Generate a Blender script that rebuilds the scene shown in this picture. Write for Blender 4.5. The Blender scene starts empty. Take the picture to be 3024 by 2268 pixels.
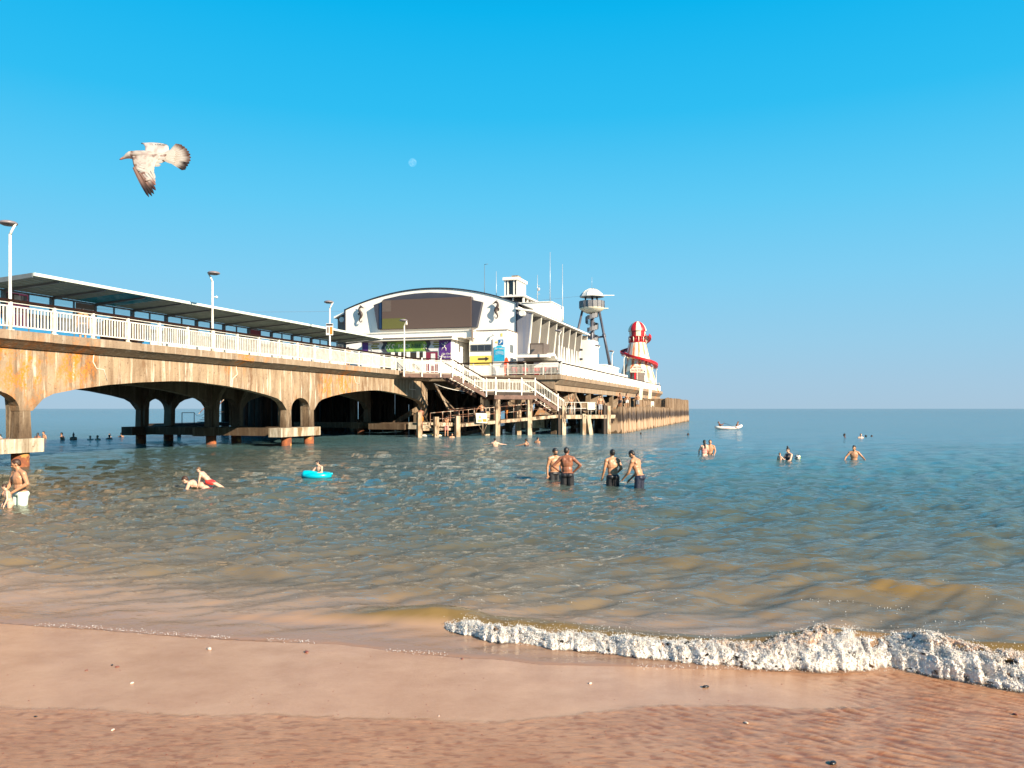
import bpy, math, random
import numpy as np
from mathutils import Vector, Matrix, noise as mnoise
R = math.radians
random.seed(7); rng = np.random.RandomState(11)
SC = bpy.context.scene; COL = SC.collection
# ------------------------------------------------------------------ camera
cd = bpy.data.cameras.new('camera'); cam = bpy.data.objects.new('camera', cd); COL.objects.link(cam)
cd.sensor_width = 36.0; cd.lens = 36.0 * 2300 / 3024; cd.shift_y = 72 / 3024
cd.clip_start = 0.1; cd.clip_end = 20000
cam.location = (0, 0, 2.4); cam.rotation_euler = (R(90), 0, 0)
SC.camera = cam
# ------------------------------------------------------------------ exposure
EXPO = 1.2
SC.view_settings.view_transform = 'Standard'; SC.view_settings.look = 'None'
SC.view_settings.exposure = EXPO; SC.view_settings.gamma = 1.0; SC.view_settings.use_curve_mapping = False
SC.cycles.max_bounces = 6; SC.cycles.transparent_max_bounces = 12
SC.cycles.diffuse_bounces = 2; SC.cycles.glossy_bounces = 3
SC.cycles.caustics_reflective = False; SC.cycles.caustics_refractive = False
# ------------------------------------------------------------------ sun (to the right and behind, fairly low)
SUNV = Vector((0.656, -0.611, 0.438)).normalized()
sl = bpy.data.lights.new('sun', 'SUN'); sl.energy = 4.9; sl.angle = R(0.55); sl.color = (1.0, 0.86, 0.66)
sun = bpy.data.objects.new('sun', sl); COL.objects.link(sun)
sun.rotation_euler = SUNV.to_track_quat('Z', 'Y').to_euler(); sun.location = (30, -30, 40)
# ------------------------------------------------------------------ sky
W = bpy.data.worlds.new('World'); SC.world = W; W.use_nodes = True
nt = W.node_tree; nt.nodes.clear(); N = nt.nodes; L = nt.links
out = N.new('ShaderNodeOutputWorld'); bg = N.new('ShaderNodeBackground'); bg.inputs['Strength'].default_value = 0.1
sky = N.new('ShaderNodeTexSky'); sky.sky_type = 'NISHITA'; sky.sun_disc = False
sky.sun_elevation = math.asin(SUNV.z); sky.sun_rotation = math.atan2(SUNV.x, SUNV.y)
sky.air_density = 1.0; sky.dust_density = 0.6; sky.ozone_density = 2.0
tc = N.new('ShaderNodeTexCoord'); sx = N.new('ShaderNodeSeparateXYZ'); L.new(tc.outputs['Generated'], sx.inputs[0])
rp = N.new('ShaderNodeValToRGB'); L.new(sx.outputs['Z'], rp.inputs[0])
def lin(c): return tuple(((x/255.0)/12.92 if x/255.0 <= .04045 else ((x/255.0+.055)/1.055)**2.4) for x in c)
stops = [(0.0, (168,198,220)), (0.03, (163,200,225)), (0.08, (151,204,233)), (0.16, (128,206,242)), (0.25, (95,202,245)), (0.35, (44,190,243)), (0.455, (0,180,239)), (0.62, (0,124,196)), (1.0, (0,70,138))]
while len(rp.color_ramp.elements) < len(stops): rp.color_ramp.elements.new(0.5)
for e, (p, c) in zip(rp.color_ramp.elements, stops):
    e.position = p; e.color = (*[v * 2 ** -EXPO for v in lin(c)], 1)
mul = N.new('ShaderNodeVectorMath'); mul.operation = 'SCALE'; mul.inputs['Scale'].default_value = 10.0
L.new(rp.outputs[0], mul.inputs[0])
mx = N.new('ShaderNodeMix'); mx.data_type = 'RGBA'; mx.inputs['Factor'].default_value = 0.985
L.new(sky.outputs[0], mx.inputs['A']); L.new(mul.outputs[0], mx.inputs['B'])
L.new(mx.outputs['Result'], bg.inputs['Color']); L.new(bg.outputs[0], out.inputs[0])

# ------------------------------------------------------------------ frames of reference
TH = math.atan(.32)
PO = Vector((-19.82, 30.2, 0)); PD = Vector((math.sin(TH), math.cos(TH), 0)); PN = Vector((PD.y, -PD.x, 0))
PANG = math.atan2(PD.y, PD.x)            # local x runs out to sea along the pier, local y runs to its far (left) side
def PW(s, t, z=0): return PO + PD * s + PN * t + Vector((0, 0, z))
GO = Vector((-7.14, 64.0, 0)); GE = Vector((.8835, .4683, 0)); GP = Vector((-.4683, .8835, 0))
GANG = math.atan2(GE.y, GE.x)            # landing stage: local x along its front edge, local y away from the beach
# ------------------------------------------------------------------ helpers
class MB:
    """collects shapes, links them as one mesh object"""
    def __init__(s): s.v = []; s.f = []; s.c = []; s.sm = []
    def add(s, vs, fs, smooth=False):
        b = len(s.v); s.v += [tuple(v) for v in vs]; s.f += [tuple(i + b for i in f) for f in fs]; s.sm += [smooth] * len(fs); return s
    def box(s, x0, x1, y0, y1, z0, z1):
        return s.add([(x, y, z) for z in (z0, z1) for y in (y0, y1) for x in (x0, x1)],
                     [(0,2,3,1), (4,5,7,6), (0,1,5,4), (2,6,7,3), (0,4,6,2), (1,3,7,5)])
    def bar(s, a, b, w, h=None, up=(0, 0, 1)):
        """square bar from a to b, w wide, h high"""
        a = Vector(a); b = Vector(b); h = h or w; d = (b - a).normalized(); u = Vector(up)
        if abs(d.dot(u)) > .98: u = Vector((1, 0, 0))
        r = d.cross(u).normalized(); u = r.cross(d)
        r *= w / 2; u *= h / 2
        vs = [p + i * r + j * u for p in (a, b) for i, j in ((-1,-1), (1,-1), (1,1), (-1,1))]
        return s.add(vs, [(3,2,1,0), (4,5,6,7), (0,1,5,4), (1,2,6,5), (2,3,7,6), (3,0,4,7)])
    def tube(s, pts, r, n=8, cap=True, smooth=True):
        pts = [Vector(p) for p in pts]; rs = r if hasattr(r, '__len__') else [r] * len(pts)
        vs = []; fs = []; u0 = None
        for i, p in enumerate(pts):
            d = (pts[min(i+1, len(pts)-1)] - pts[max(i-1, 0)]).normalized()
            if u0 is None: u0 = Vector((0,0,1)) if abs(d.z) < .9 else Vector((1,0,0))
            a = d.cross(u0).normalized(); b = a.cross(d).normalized(); u0 = b
            for k in range(n):
                t = 2 * math.pi * k / n; vs.append(p + rs[i] * (a * math.cos(t) + b * math.sin(t)))
        for i in range(len(pts)-1):
            for k in range(n):
                k2 = (k+1) % n; fs.append((i*n+k, i*n+k2, (i+1)*n+k2, (i+1)*n+k))
        if cap: fs.append(tuple(range(n))[::-1]); fs.append(tuple((len(pts)-1)*n + k for k in range(n)))
        return s.add(vs, fs, smooth)
    def prism(s, poly, a0, a1, axis='y'):
        """extrude a 2-D outline; axis y: outline in x,z; axis x: outline in y,z; axis z: outline in x,y"""
        n = len(poly)
        mk = {'y': lambda p, a: (p[0], a, p[1]), 'x': lambda p, a: (a, p[0], p[1]), 'z': lambda p, a: (p[0], p[1], a)}[axis]
        vs = [mk(p, a0) for p in poly] + [mk(p, a1) for p in poly]
        fs = [tuple(range(n)), tuple(range(2*n-1, n-1, -1))] + [(i, i+n, (i+1) % n + n, (i+1) % n) for i in range(n)]
        return s.add(vs, fs)
    def lathe(s, prof, n=20, a0=0, a1=2*math.pi, c=(0,0), smooth=True):
        full = abs(a1 - a0 - 2*math.pi) < 1e-6; m = n if full else n + 1; vs = []; fs = []
        for (r, z) in prof:
            for k in range(m):
                t = a0 + (a1-a0) * k / n; vs.append((c[0] + r*math.cos(t), c[1] + r*math.sin(t), z))
        for i in range(len(prof)-1):
            for k in range(n):
                k2 = (k+1) % m; fs.append((i*m+k, i*m+k2, (i+1)*m+k2, (i+1)*m+k))
        return s.add(vs, fs, smooth)
    def ell(s, c, r, rot=None, nu=14, nv=9):
        vs = []; fs = []; c = Vector(c)
        for j in range(1, nv):
            p = math.pi * j / nv
            for i in range(nu):
                t = 2*math.pi*i/nu; v = Vector((r[0]*math.sin(p)*math.cos(t), r[1]*math.sin(p)*math.sin(t), r[2]*math.cos(p)))
                vs.append(c + (rot @ v if rot else v))
        top = len(vs); vs.append(c + (rot @ Vector((0,0,r[2])) if rot else Vector((0,0,r[2]))))
        vs.append(c - (rot @ Vector((0,0,r[2])) if rot else Vector((0,0,r[2]))))
        for j in range(nv-2):
            for i in range(nu):
                i2 = (i+1) % nu; fs.append((j*nu+i, (j+1)*nu+i, (j+1)*nu+i2, j*nu+i2))
        for i in range(nu):
            i2 = (i+1) % nu; fs.append((top, i, i2)); fs.append((top+1, (nv-2)*nu+i2, (nv-2)*nu+i))
        return s.add(vs, fs, True)
    def mesh(s, name, mat):
        me = bpy.data.meshes.new(name); me.from_pydata(s.v, [], s.f); me.update()
        if mat: me.materials.append(mat)
        me.polygons.foreach_set('use_smooth', s.sm); return me
    def obj(s, name, mat, parent=None, **k): return link(name, s.mesh(name, mat), parent, **k)
def link(name, data, parent=None, loc=None, rot=None, label=None):
    o = bpy.data.objects.new(name, data); COL.objects.link(o)
    if parent: o.parent = parent
    if loc is not None: o.location = loc
    if rot is not None: o.rotation_euler = rot
    if label: o['label'] = label
    return o
def tag(o, label=None, cat=None, group=None, kind=None):
    if label: o['label'] = label
    if cat: o['category'] = cat
    if group: o['group'] = group
    if kind: o['kind'] = kind
    return o
def thing(name, label, cat, loc=(0,0,0), rz=0, group=None, kind=None):
    return tag(link(name, None, None, loc, (0, 0, rz)), label, cat, group, kind)
def kids(o): return [c for c in bpy.data.objects if c.parent == o]
def dup(root, loc, rz=None, label=None, group=None):
    r = root.copy(); COL.objects.link(r); r.location = loc
    if rz is not None: r.rotation_euler = (0, 0, rz)
    if label: r['label'] = label
    if group: r['group'] = group
    for ch in kids(root):
        c = ch.copy(); COL.objects.link(c); c.parent = r
        for g in kids(ch):
            d = g.copy(); COL.objects.link(d); d.parent = c
    return r
def text_mesh(txt, size, depth=.01):
    cu = bpy.data.curves.new('lettering', 'FONT'); cu.body = txt; cu.size = size; cu.extrude = depth
    cu.align_x = 'CENTER'; cu.align_y = 'CENTER'; cu.resolution_u = 2
    o = bpy.data.objects.new('lettering', cu); COL.objects.link(o)
    bpy.context.view_layer.update()
    me = bpy.data.meshes.new_from_object(o.evaluated_get(bpy.context.evaluated_depsgraph_get()))
    bpy.data.objects.remove(o); return me
# ------------------------------------------------------------------ materials
def M(name, c1, c2=None, scale=3.0, stretch=(1,1,1), rough=.6, bump=0, bscale=None, metal=0, c3=None, s3=.5, t3=.6, spec=.5, detail=5, lo=.35, hi=.65, emit=None):
    m = bpy.data.materials.new(name); m.use_nodes = True; nt = m.node_tree; N = nt.nodes; L = nt.links
    b = N['Principled BSDF']; b.inputs['Roughness'].default_value = rough; b.inputs['Metallic'].default_value = metal
    b.inputs['Specular IOR Level'].default_value = spec
    b.inputs['Base Color'].default_value = (*c1, 1)
    if c2 is None: c2 = tuple(x * .82 for x in c1)
    g = N.new('ShaderNodeNewGeometry'); mp = N.new('ShaderNodeMapping'); mp.inputs['Scale'].default_value = stretch
    L.new(g.outputs['Position'], mp.inputs[0])
    n = N.new('ShaderNodeTexNoise'); n.inputs['Scale'].default_value = scale; n.inputs['Detail'].default_value = detail; n.inputs['Roughness'].default_value = .62
    L.new(mp.outputs[0], n.inputs['Vector'])
    r = N.new('ShaderNodeValToRGB'); r.color_ramp.elements[0].position = lo; r.color_ramp.elements[1].position = hi
    r.color_ramp.elements[0].color = (*c2, 1); r.color_ramp.elements[1].color = (*c1, 1)
    L.new(n.outputs['Fac'], r.inputs[0]); res = r.outputs[0]
    if c3:
        n3 = N.new('ShaderNodeTexNoise'); n3.inputs['Scale'].default_value = s3; n3.inputs['Detail'].default_value = 7; n3.inputs['Roughness'].default_value = .65
        L.new(mp.outputs[0], n3.inputs['Vector'])
        r3 = N.new('ShaderNodeValToRGB'); r3.color_ramp.elements[0].position = t3; r3.color_ramp.elements[1].position = t3 + .06
        L.new(n3.outputs['Fac'], r3.inputs[0])
        mx = N.new('ShaderNodeMix'); mx.data_type = 'RGBA'; L.new(r3.outputs[0], mx.inputs['Factor']); L.new(res, mx.inputs['A']); mx.inputs['B'].default_value = (*c3, 1)
        res = mx.outputs['Result']
    L.new(res, b.inputs['Base Color'])
    if bump:
        nb = N.new('ShaderNodeTexNoise'); nb.inputs['Scale'].default_value = bscale or scale*4; nb.inputs['Detail'].default_value = 6
        L.new(mp.outputs[0], nb.inputs['Vector'])
        bm = N.new('ShaderNodeBump'); bm.inputs['Strength'].default_value = bump; bm.inputs['Distance'].default_value = .03
        L.new(nb.outputs['Fac'], bm.inputs['Height']); L.new(bm.outputs[0], b.inputs['Normal'])
    return m
def concrete(name, base, stain, pale, lichen=0, damp=0):
    """aged concrete: vertical streaks, pale lime runs, orange lichen, a tide-dark foot"""
    m = bpy.data.materials.new(name); m.use_nodes = True; nt = m.node_tree; N = nt.nodes; L = nt.links
    b = N['Principled BSDF']; b.inputs['Roughness'].default_value = .85; b.inputs['Specular IOR Level'].default_value = .25
    g = N.new('ShaderNodeNewGeometry')
    def noi(stretch, scale, lo, hi, det=6, off=0):
        mp = N.new('ShaderNodeMapping'); mp.inputs['Scale'].default_value = stretch; mp.inputs['Location'].default_value = (off, off*.7, off*.3)
        L.new(g.outputs['Position'], mp.inputs[0]); n = N.new('ShaderNodeTexNoise'); n.inputs['Scale'].default_value = scale; n.inputs['Detail'].default_value = det; n.inputs['Roughness'].default_value = .65
        L.new(mp.outputs[0], n.inputs['Vector']); mr = N.new('ShaderNodeMapRange'); mr.inputs['From Min'].default_value = lo; mr.inputs['From Max'].default_value = hi
        L.new(n.outputs['Fac'], mr.inputs['Value']); return mr.outputs[0]
    def mix(f, a, bcol):
        x = N.new('ShaderNodeMix'); x.data_type = 'RGBA'; L.new(f, x.inputs['Factor'])
        if isinstance(a, tuple): x.inputs['A'].default_value = (*a, 1)
        else: L.new(a, x.inputs['A'])
        x.inputs['B'].default_value = (*bcol, 1); return x.outputs['Result']
    c = mix(noi((1,1,1), .9, .38, .66), base, tuple(v * .72 for v in base))
    c = mix(noi((1,1,.09), 2.4, .46, .70, off=3), c, stain)
    c = mix(noi((1,1,.10), 3.8, .54, .68, off=9), c, pale)
    c = mix(noi((1,1,.35), 1.1, .56, .66, off=21), c, tuple(v*1.25 for v in stain))
    c = mix(noi((1,1,1), 7.0, .60, .72, off=5), c, tuple(v * .6 for v in stain))
    if lichen:
        f1 = noi((1,1,.7), .22, .62 - lichen, .70 - lichen, det=3, off=17); f2 = noi((1,1,.6), 2.4, .44, .56, off=2); f3 = noi((1,1,.8), 11.0, .38, .52, off=6)
        for cpt, rad_ in ((PW(1.6,-.6,3.9), 1.5), (PW(4.0,-.6,4.3), 1.3), (PW(-1.6,-.6,4.0), 1.3), (PW(27.2,-.6,4.2), 1.7), (PW(24.9,-.6,3.9), 1.2), (PW(.2,-.6,4.6), .8)):
            vd = N.new('ShaderNodeVectorMath'); vd.operation = 'DISTANCE'; L.new(g.outputs['Position'], vd.inputs[0]); vd.inputs[1].default_value = cpt
            mr = N.new('ShaderNodeMapRange'); mr.inputs['From Min'].default_value = rad_*1.25; mr.inputs['From Max'].default_value = rad_*.35; L.new(vd.outputs['Value'], mr.inputs['Value'])
            mxn = N.new('ShaderNodeMath'); mxn.operation = 'MAXIMUM'; L.new(f1, mxn.inputs[0]); L.new(mr.outputs[0], mxn.inputs[1]); f1 = mxn.outputs[0]
        mm = N.new('ShaderNodeMath'); mm.operation = 'MULTIPLY'; L.new(f1, mm.inputs[0]); L.new(f2, mm.inputs[1])
        m3 = N.new('ShaderNodeMath'); m3.operation = 'MULTIPLY'; L.new(mm.outputs[0], m3.inputs[0]); L.new(f3, m3.inputs[1])
        c = mix(m3.outputs[0], c, (.56, .185, .022))
    if damp:
        sp_ = N.new('ShaderNodeSeparateXYZ'); L.new(g.outputs['Position'], sp_.inputs[0]); dz = N.new('ShaderNodeMath'); dz.operation = 'MULTIPLY_ADD'; dz.inputs[1].default_value = 1.6
        L.new(noi((1,1,.25), 2.6, .3, .7, off=4), dz.inputs[0]); L.new(sp_.outputs['Z'], dz.inputs[2])
        mr = N.new('ShaderNodeMapRange'); mr.inputs['From Min'].default_value = damp+1.5; mr.inputs['From Max'].default_value = damp; mr.inputs['To Max'].default_value = .8; L.new(dz.outputs[0], mr.inputs['Value'])
        c = mix(mr.outputs[0], c, tuple(v*.75 for v in stain))
    L.new(c, b.inputs['Base Color'])
    nb = N.new('ShaderNodeTexNoise'); nb.inputs['Scale'].default_value = 9; nb.inputs['Detail'].default_value = 8; L.new(g.outputs['Position'], nb.inputs['Vector'])
    bm = N.new('ShaderNodeBump'); bm.inputs['Strength'].default_value = .5; bm.inputs['Distance'].default_value = .04
    L.new(nb.outputs['Fac'], bm.inputs['Height']); L.new(bm.outputs[0], b.inputs['Normal'])
    return m
def vcol_mat(name, rough=.7, nscale=20, amt=.15, spec=.3):
    m = bpy.data.materials.new(name); m.use_nodes = True; nt = m.node_tree; N = nt.nodes; L = nt.links
    b = N['Principled BSDF']; b.inputs['Roughness'].default_value = rough; b.inputs['Specular IOR Level'].default_value = spec
    a = N.new('ShaderNodeAttribute'); a.attribute_name = 'tone'
    g = N.new('ShaderNodeTexCoord'); n = N.new('ShaderNodeTexNoise'); n.inputs['Scale'].default_value = nscale; n.inputs['Detail'].default_value = 5
    L.new(g.outputs['Object'], n.inputs['Vector']); mr = N.new('ShaderNodeMapRange'); mr.inputs['To Min'].default_value = 1 - amt; mr.inputs['To Max'].default_value = 1 + amt
    L.new(n.outputs['Fac'], mr.inputs['Value']); vm = N.new('ShaderNodeVectorMath'); vm.operation = 'SCALE'
    L.new(a.outputs['Color'], vm.inputs[0]); L.new(mr.outputs[0], vm.inputs['Scale']); L.new(vm.outputs[0], b.inputs['Base Color'])
    return m
def set_tone(me, cols):
    at = me.color_attributes.new('tone', 'FLOAT_COLOR', 'POINT'); a = np.ones((len(me.vertices), 4), 'f'); a[:, :3] = cols
    at.data.foreach_set('color', a.ravel())
MT = dict(
 white=M('white_paint', (.80,.77,.70), (.70,.66,.58), scale=1.6, rough=.55, bump=.1),
 wall=M('white_render_wall', (.88,.85,.77), (.82,.78,.70), scale=.8, rough=.75, stretch=(1,1,.4), bump=.1),
 rail=M('white_rail_paint', (.80,.77,.69), (.62,.55,.45), scale=4, rough=.5),
 handrail=M('dark_wood_handrail', (.022,.010,.008), rough=.9, spec=.1),
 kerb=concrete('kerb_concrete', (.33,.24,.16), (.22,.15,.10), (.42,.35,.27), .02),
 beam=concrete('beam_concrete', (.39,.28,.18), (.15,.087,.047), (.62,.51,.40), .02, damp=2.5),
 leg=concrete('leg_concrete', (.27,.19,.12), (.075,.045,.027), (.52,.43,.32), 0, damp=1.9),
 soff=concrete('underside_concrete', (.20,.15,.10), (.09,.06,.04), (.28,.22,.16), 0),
 cap=concrete('pile_cap_concrete', (.52,.44,.33), (.16,.10,.05), (.66,.58,.46), 0),
 rust=M('rusty_steel_pile', (.30,.09,.03), (.10,.035,.02), scale=2.5, rough=.9, bump=.6, c3=(.45,.22,.06), s3=1.5, t3=.55),
 rsteel=M('painted_rusty_steel', (.16,.085,.06), (.09,.045,.03), scale=2.2, rough=.7, c3=(.05,.025,.02), s3=1.1, t3=.58, bump=.3),
 rrail=M('rusty_pipe', (.30,.14,.08), (.15,.06,.035), scale=3, rough=.7, c3=(.60,.48,.36), s3=2.0, t3=.52),
 timber=M('weathered_timber', (.36,.25,.15), (.13,.08,.045), scale=1.8, stretch=(1.6,1.6,.25), rough=.85, bump=.6, c3=(.055,.035,.022), s3=.9, t3=.60),
 tpale=M('salt_bleached_timber', (.52,.42,.30), (.26,.16,.085), scale=2.4, stretch=(1,1,.35), rough=.85, bump=.5, c3=(.07,.04,.022), s3=2.2, t3=.545),
 tdark=M('tarred_timber', (.06,.04,.028), (.03,.02,.015), scale=3, stretch=(1,1,.2), rough=.85, bump=.5, c3=(.12,.075,.04), s3=1.2, t3=.6),
 canopy=M('canopy_frame_grey', (.13,.15,.16), rough=.5),
 sheet=M('green_grey_roof_sheet', (.27,.36,.33), (.20,.27,.25), scale=1.2, rough=.5, stretch=(2,2,1)),
 sheetw=M('pale_roof_edge', (.66,.70,.62), (.55,.60,.53), scale=3, rough=.5),
 blue=M('blue_painted_panel', (.02,.20,.42), (.03,.16,.33), scale=2, rough=.45),
 bluesky=M('blue_plastic_rooflight', (.02,.30,.42), rough=.25),
 darkband=M('dark_band', (.05,.05,.06), rough=.5),
 black=M('black_metal', (.02,.02,.022), rough=.5),
 bronze=M('dark_bronze', (.055,.035,.028), (.03,.02,.018), scale=8, rough=.5, bump=.3),
 screen=M('brown_led_panel', (.085,.055,.043), (.078,.050,.040), scale=40, rough=.7),
 screen2=M('grey_led_panel', (.115,.085,.07), rough=.7),
 screeng=M('olive_led_panel', (.10,.10,.018), (.085,.08,.022), scale=10, rough=.7),
 slate=M('blue_grey_surround', (.045,.045,.062), (.038,.040,.055), scale=1, rough=.6),
 navy=M('navy_surround', (.008,.03,.085), rough=.5),
 taupe=M('taupe_side_panel', (.22,.17,.14), rough=.7),
 wavy=M('blue_grey_streaked_render', (.20,.19,.20), (.10,.125,.19), scale=.8, stretch=(6,6,.15), rough=.7, c3=(.04,.11,.26), s3=.25, t3=.60),
 fin=M('fin_render', (.72,.68,.60), (.62,.58,.50), scale=1.4, rough=.7, stretch=(1,1,.3)),
 trim=M('black_roof_trim', (.018,.018,.03), rough=.4),
 glass=M('dark_window_glass', (.025,.025,.03), rough=.06, spec=.8),
 green=M('camouflage_green_banner', (.30,.46,.06), (.15,.30,.06), scale=1.3, rough=.6, c3=(.03,.11,.04), s3=.9, t3=.56, lo=.48, hi=.52),
 purple=M('purple_banner', (.10,.03,.22), (.07,.02,.16), scale=1, rough=.55),
 pale=M('pale_print', (.74,.72,.70), (.62,.60,.58), scale=4, rough=.6),
 yellow=M('yellow_banner', (.80,.60,.13), rough=.6),
 brown=M('brown_lettering', (.08,.045,.025), rough=.6),
 posterb=M('blue_poster', (.01,.28,.50), (.02,.42,.62), scale=1.4, rough=.5, c3=(.015,.15,.33), s3=.8, t3=.56),
 signblue=M('sign_blue', (.01,.15,.40), rough=.5),
 pink=M('pink_poster', (.90,.16,.36), rough=.5), maroon=M('maroon_poster', (.22,.02,.05), rough=.5),
 red=M('red_paint', (.60,.015,.02), (.42,.01,.015), scale=2, rough=.4), redo=M('orange_red', (.80,.10,.03), rough=.5),
 cream=M('cream_paint', (.80,.70,.52), rough=.6), skyl=M('light_grey_metal', (.52,.52,.52), rough=.4, metal=.3),
 steel=M('tower_steel', (.10,.10,.12), (.07,.07,.09), scale=2, rough=.45, metal=.3), mesh=M('steel_mesh_panel', (.20,.19,.19), (.12,.12,.13), scale=8, rough=.6),
 lampg=M('lamp_head_grey', (.22,.19,.20), rough=.4), deck=M('deck_boards', (.30,.25,.20), (.22,.18,.14), scale=3, rough=.8),
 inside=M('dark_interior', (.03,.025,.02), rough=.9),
 turq=M('turquoise_inflatable', (.0,.42,.55), (.0,.38,.50), scale=3, rough=.3), vinyl=M('pale_vinyl', (.72,.68,.62), rough=.35),
 netb=M('hair_black', (.012,.009,.008), rough=.5), hairb=M('hair_brown', (.05,.022,.012), rough=.55), hairg=M('hair_light_brown', (.14,.075,.035), rough=.6),
 strunk=M('black_swim_shorts', (.012,.012,.015), (.022,.020,.022), scale=9, rough=.45), navyt=M('navy_swim_shorts', (.02,.025,.05), (.012,.014,.03), scale=8, rough=.5),
 mint=M('mint_swim_shorts', (.68,.80,.66), (.55,.68,.56), scale=12, rough=.6), redt=M('red_swim_shorts', (.75,.04,.03), rough=.5),
 orange=M('orange_fabric', (.62,.20,.02), rough=.7), grey=M('grey_fabric', (.30,.30,.32), rough=.8), darkf=M('dark_fabric', (.03,.03,.04), rough=.8),
 pinkf=M('coral_pink_fabric', (.75,.30,.25), rough=.8), whitef=M('white_fabric', (.75,.73,.70), rough=.8),
)
def skin(name, c): 
    m = M(name, c, tuple(v*.86 for v in c), scale=6, rough=.42, spec=.45); m.node_tree.nodes['Principled BSDF'].inputs['Subsurface Weight'].default_value = .08
    m.node_tree.nodes['Principled BSDF'].inputs['Subsurface Radius'].default_value = (.02,.006,.003); return m
SK = dict(pale=skin('pale_skin', (.66,.40,.28)), tan=skin('tanned_skin', (.48,.24,.13)), mid=skin('olive_skin', (.40,.20,.11)), deep=skin('deep_tan_skin', (.27,.105,.055)), dark=skin('dark_skin', (.12,.05,.03)))
# ------------------------------------------------------------------ sea, beach, breaking wave
def _h(ix, iy, seed):
    n = (ix.astype(np.int64) * 374761393 + iy.astype(np.int64) * 668265263 + seed * 974711) & 0x7fffffff
    n = ((n ^ (n >> 13)) * 1274126177) & 0x7fffffff; return ((n ^ (n >> 16)) & 0xffff) / 65535.0
def vn(x, y, seed=0):
    ix = np.floor(x); iy = np.floor(y); fx = x - ix; fy = y - iy; fx = fx*fx*fx*(fx*(fx*6-15)+10); fy = fy*fy*fy*(fy*(fy*6-15)+10)
    a = _h(ix, iy, seed); b = _h(ix+1, iy, seed); c = _h(ix, iy+1, seed); d = _h(ix+1, iy+1, seed)
    return (a*(1-fx)+b*fx)*(1-fy) + (c*(1-fx)+d*fx)*fy
def fbm(x, y, o=4, seed=0):
    s = 0; a = .5; t = 0
    for i in range(o): s = s + a*vn(x*2**i, y*2**i, seed+i*7); t += a; a *= .5
    return s / t
def sstep(a, b, x): t = np.clip((x-a)/(b-a), 0, 1); return t*t*(3-2*t)
# the edge of the sea (x, y), the foot of the foam and the edge of the thin film of the last wave
WX = np.array([-30,-14,-5.7,-3.5,-1.77,-.97,-.2,.24,.8,1.5,2.2,2.8,3.5,3.9,4.3,6,12,30.]); WY = np.array([12.5,10.2,8.7,8.2,7.87,7.6,7.45,7.3,7.22,7.18,7.12,7.02,7.0,6.78,6.45,5.9,5.2,4.6])
FX = np.array([-.78,-.71,-.21,.41,.99,1.62,2.2,2.81,3.5,3.87,4.26,5.2,7,10]); FY = np.array([8.55,8.42,7.98,7.72,7.55,7.28,7.15,7.03,7.10,6.83,6.5,6.25,6.0,5.9])
CX_ = np.array([-30,-8,-4.6,-2.9,-1.0,-.4,0,.25,.6,1.2,2.2,2.8,3.3,5,12]); CY_ = np.array([6.2,6.0,5.95,5.85,5.72,5.72,5.78,5.86,6.0,6.15,6.1,6.12,6.4,6.5,6.4])
def shore(x): return np.interp(x, WX, WY) + .07*(fbm(x*1.1, x*0+3, 3, 5)-.5) + .03*(fbm(x*7, x*0+9, 3, 8)-.5)
def film_edge(x): return np.interp(x, CX_, CY_) + .16*(fbm(x*1.6, x*0+1, 4, 15)-.5) + .05*(fbm(x*14, x*0+1, 3, 16)-.5)
def sand_z(x, y):
    d = y - np.interp(x, WX, WY)
    z = np.where(d < 0, -.052*d, -.055*d)
    z = np.where(d > 10, -.55 - .03*(d-10), z); z = np.maximum(z, -3.5)
    return z + .02*(fbm(x*.6, y*.8, 3, 2)-.5)
def wave_terms():
    T = []
    for i in range(70):
        lam = .28 * (30 ** (i/69.0)); a = math.radians(rng.normal(-8, 30)); k = 2*math.pi/lam
        amp = .0068 * lam**.55 * (1.0 if lam < 1.3 else (1.3/lam)**.85)
        T.append((k*math.sin(a), k*math.cos(a), amp * rng.uniform(.6,1.3), rng.uniform(0, 6.28), lam))
    return T
WT = wave_terms()
def bore(x, y):
    """the small wave breaking on the right and the swells behind it"""
    fy = np.interp(x, FX, FY); 
    # unbroken shoulder at the left of the foam
    cy = np.interp(x, [-2.6,-1.9,-1.3,-.7,0,1,2,3,4,5], [8.9,8.85,8.75,8.66,8.30,7.92,7.62,7.5,7.35,7.0])
    A = np.interp(x, [-3.2,-2.4,-1.6,-.9,-.3,1,2.2,3.0,3.6,4.4,6,9], [0,.03,.10,.155,.13,.12,.14,.26,.24,.24,.22,.12])
    d = y - cy; z = A*np.where(d < 0, np.exp(-(d/.16)**2), np.exp(-(d/.42)**2))
    cy2 = 10.2 + .25*np.sin(x*.8) ; A2 = .12*np.exp(-((x-5.0)/1.6)**2) + .05*np.exp(-((x+1.2)/1.5)**2); d2 = y - cy2
    z = z + A2*np.where(d2 < 0, np.exp(-(d2/.35)**2), np.exp(-(d2/.7)**2))
    cy3 = 11.6 + .5*fbm(x*.5, x*0, 2, 4); z = z + .05*np.exp(-((y-cy3)/.45)**2)
    return z
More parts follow.
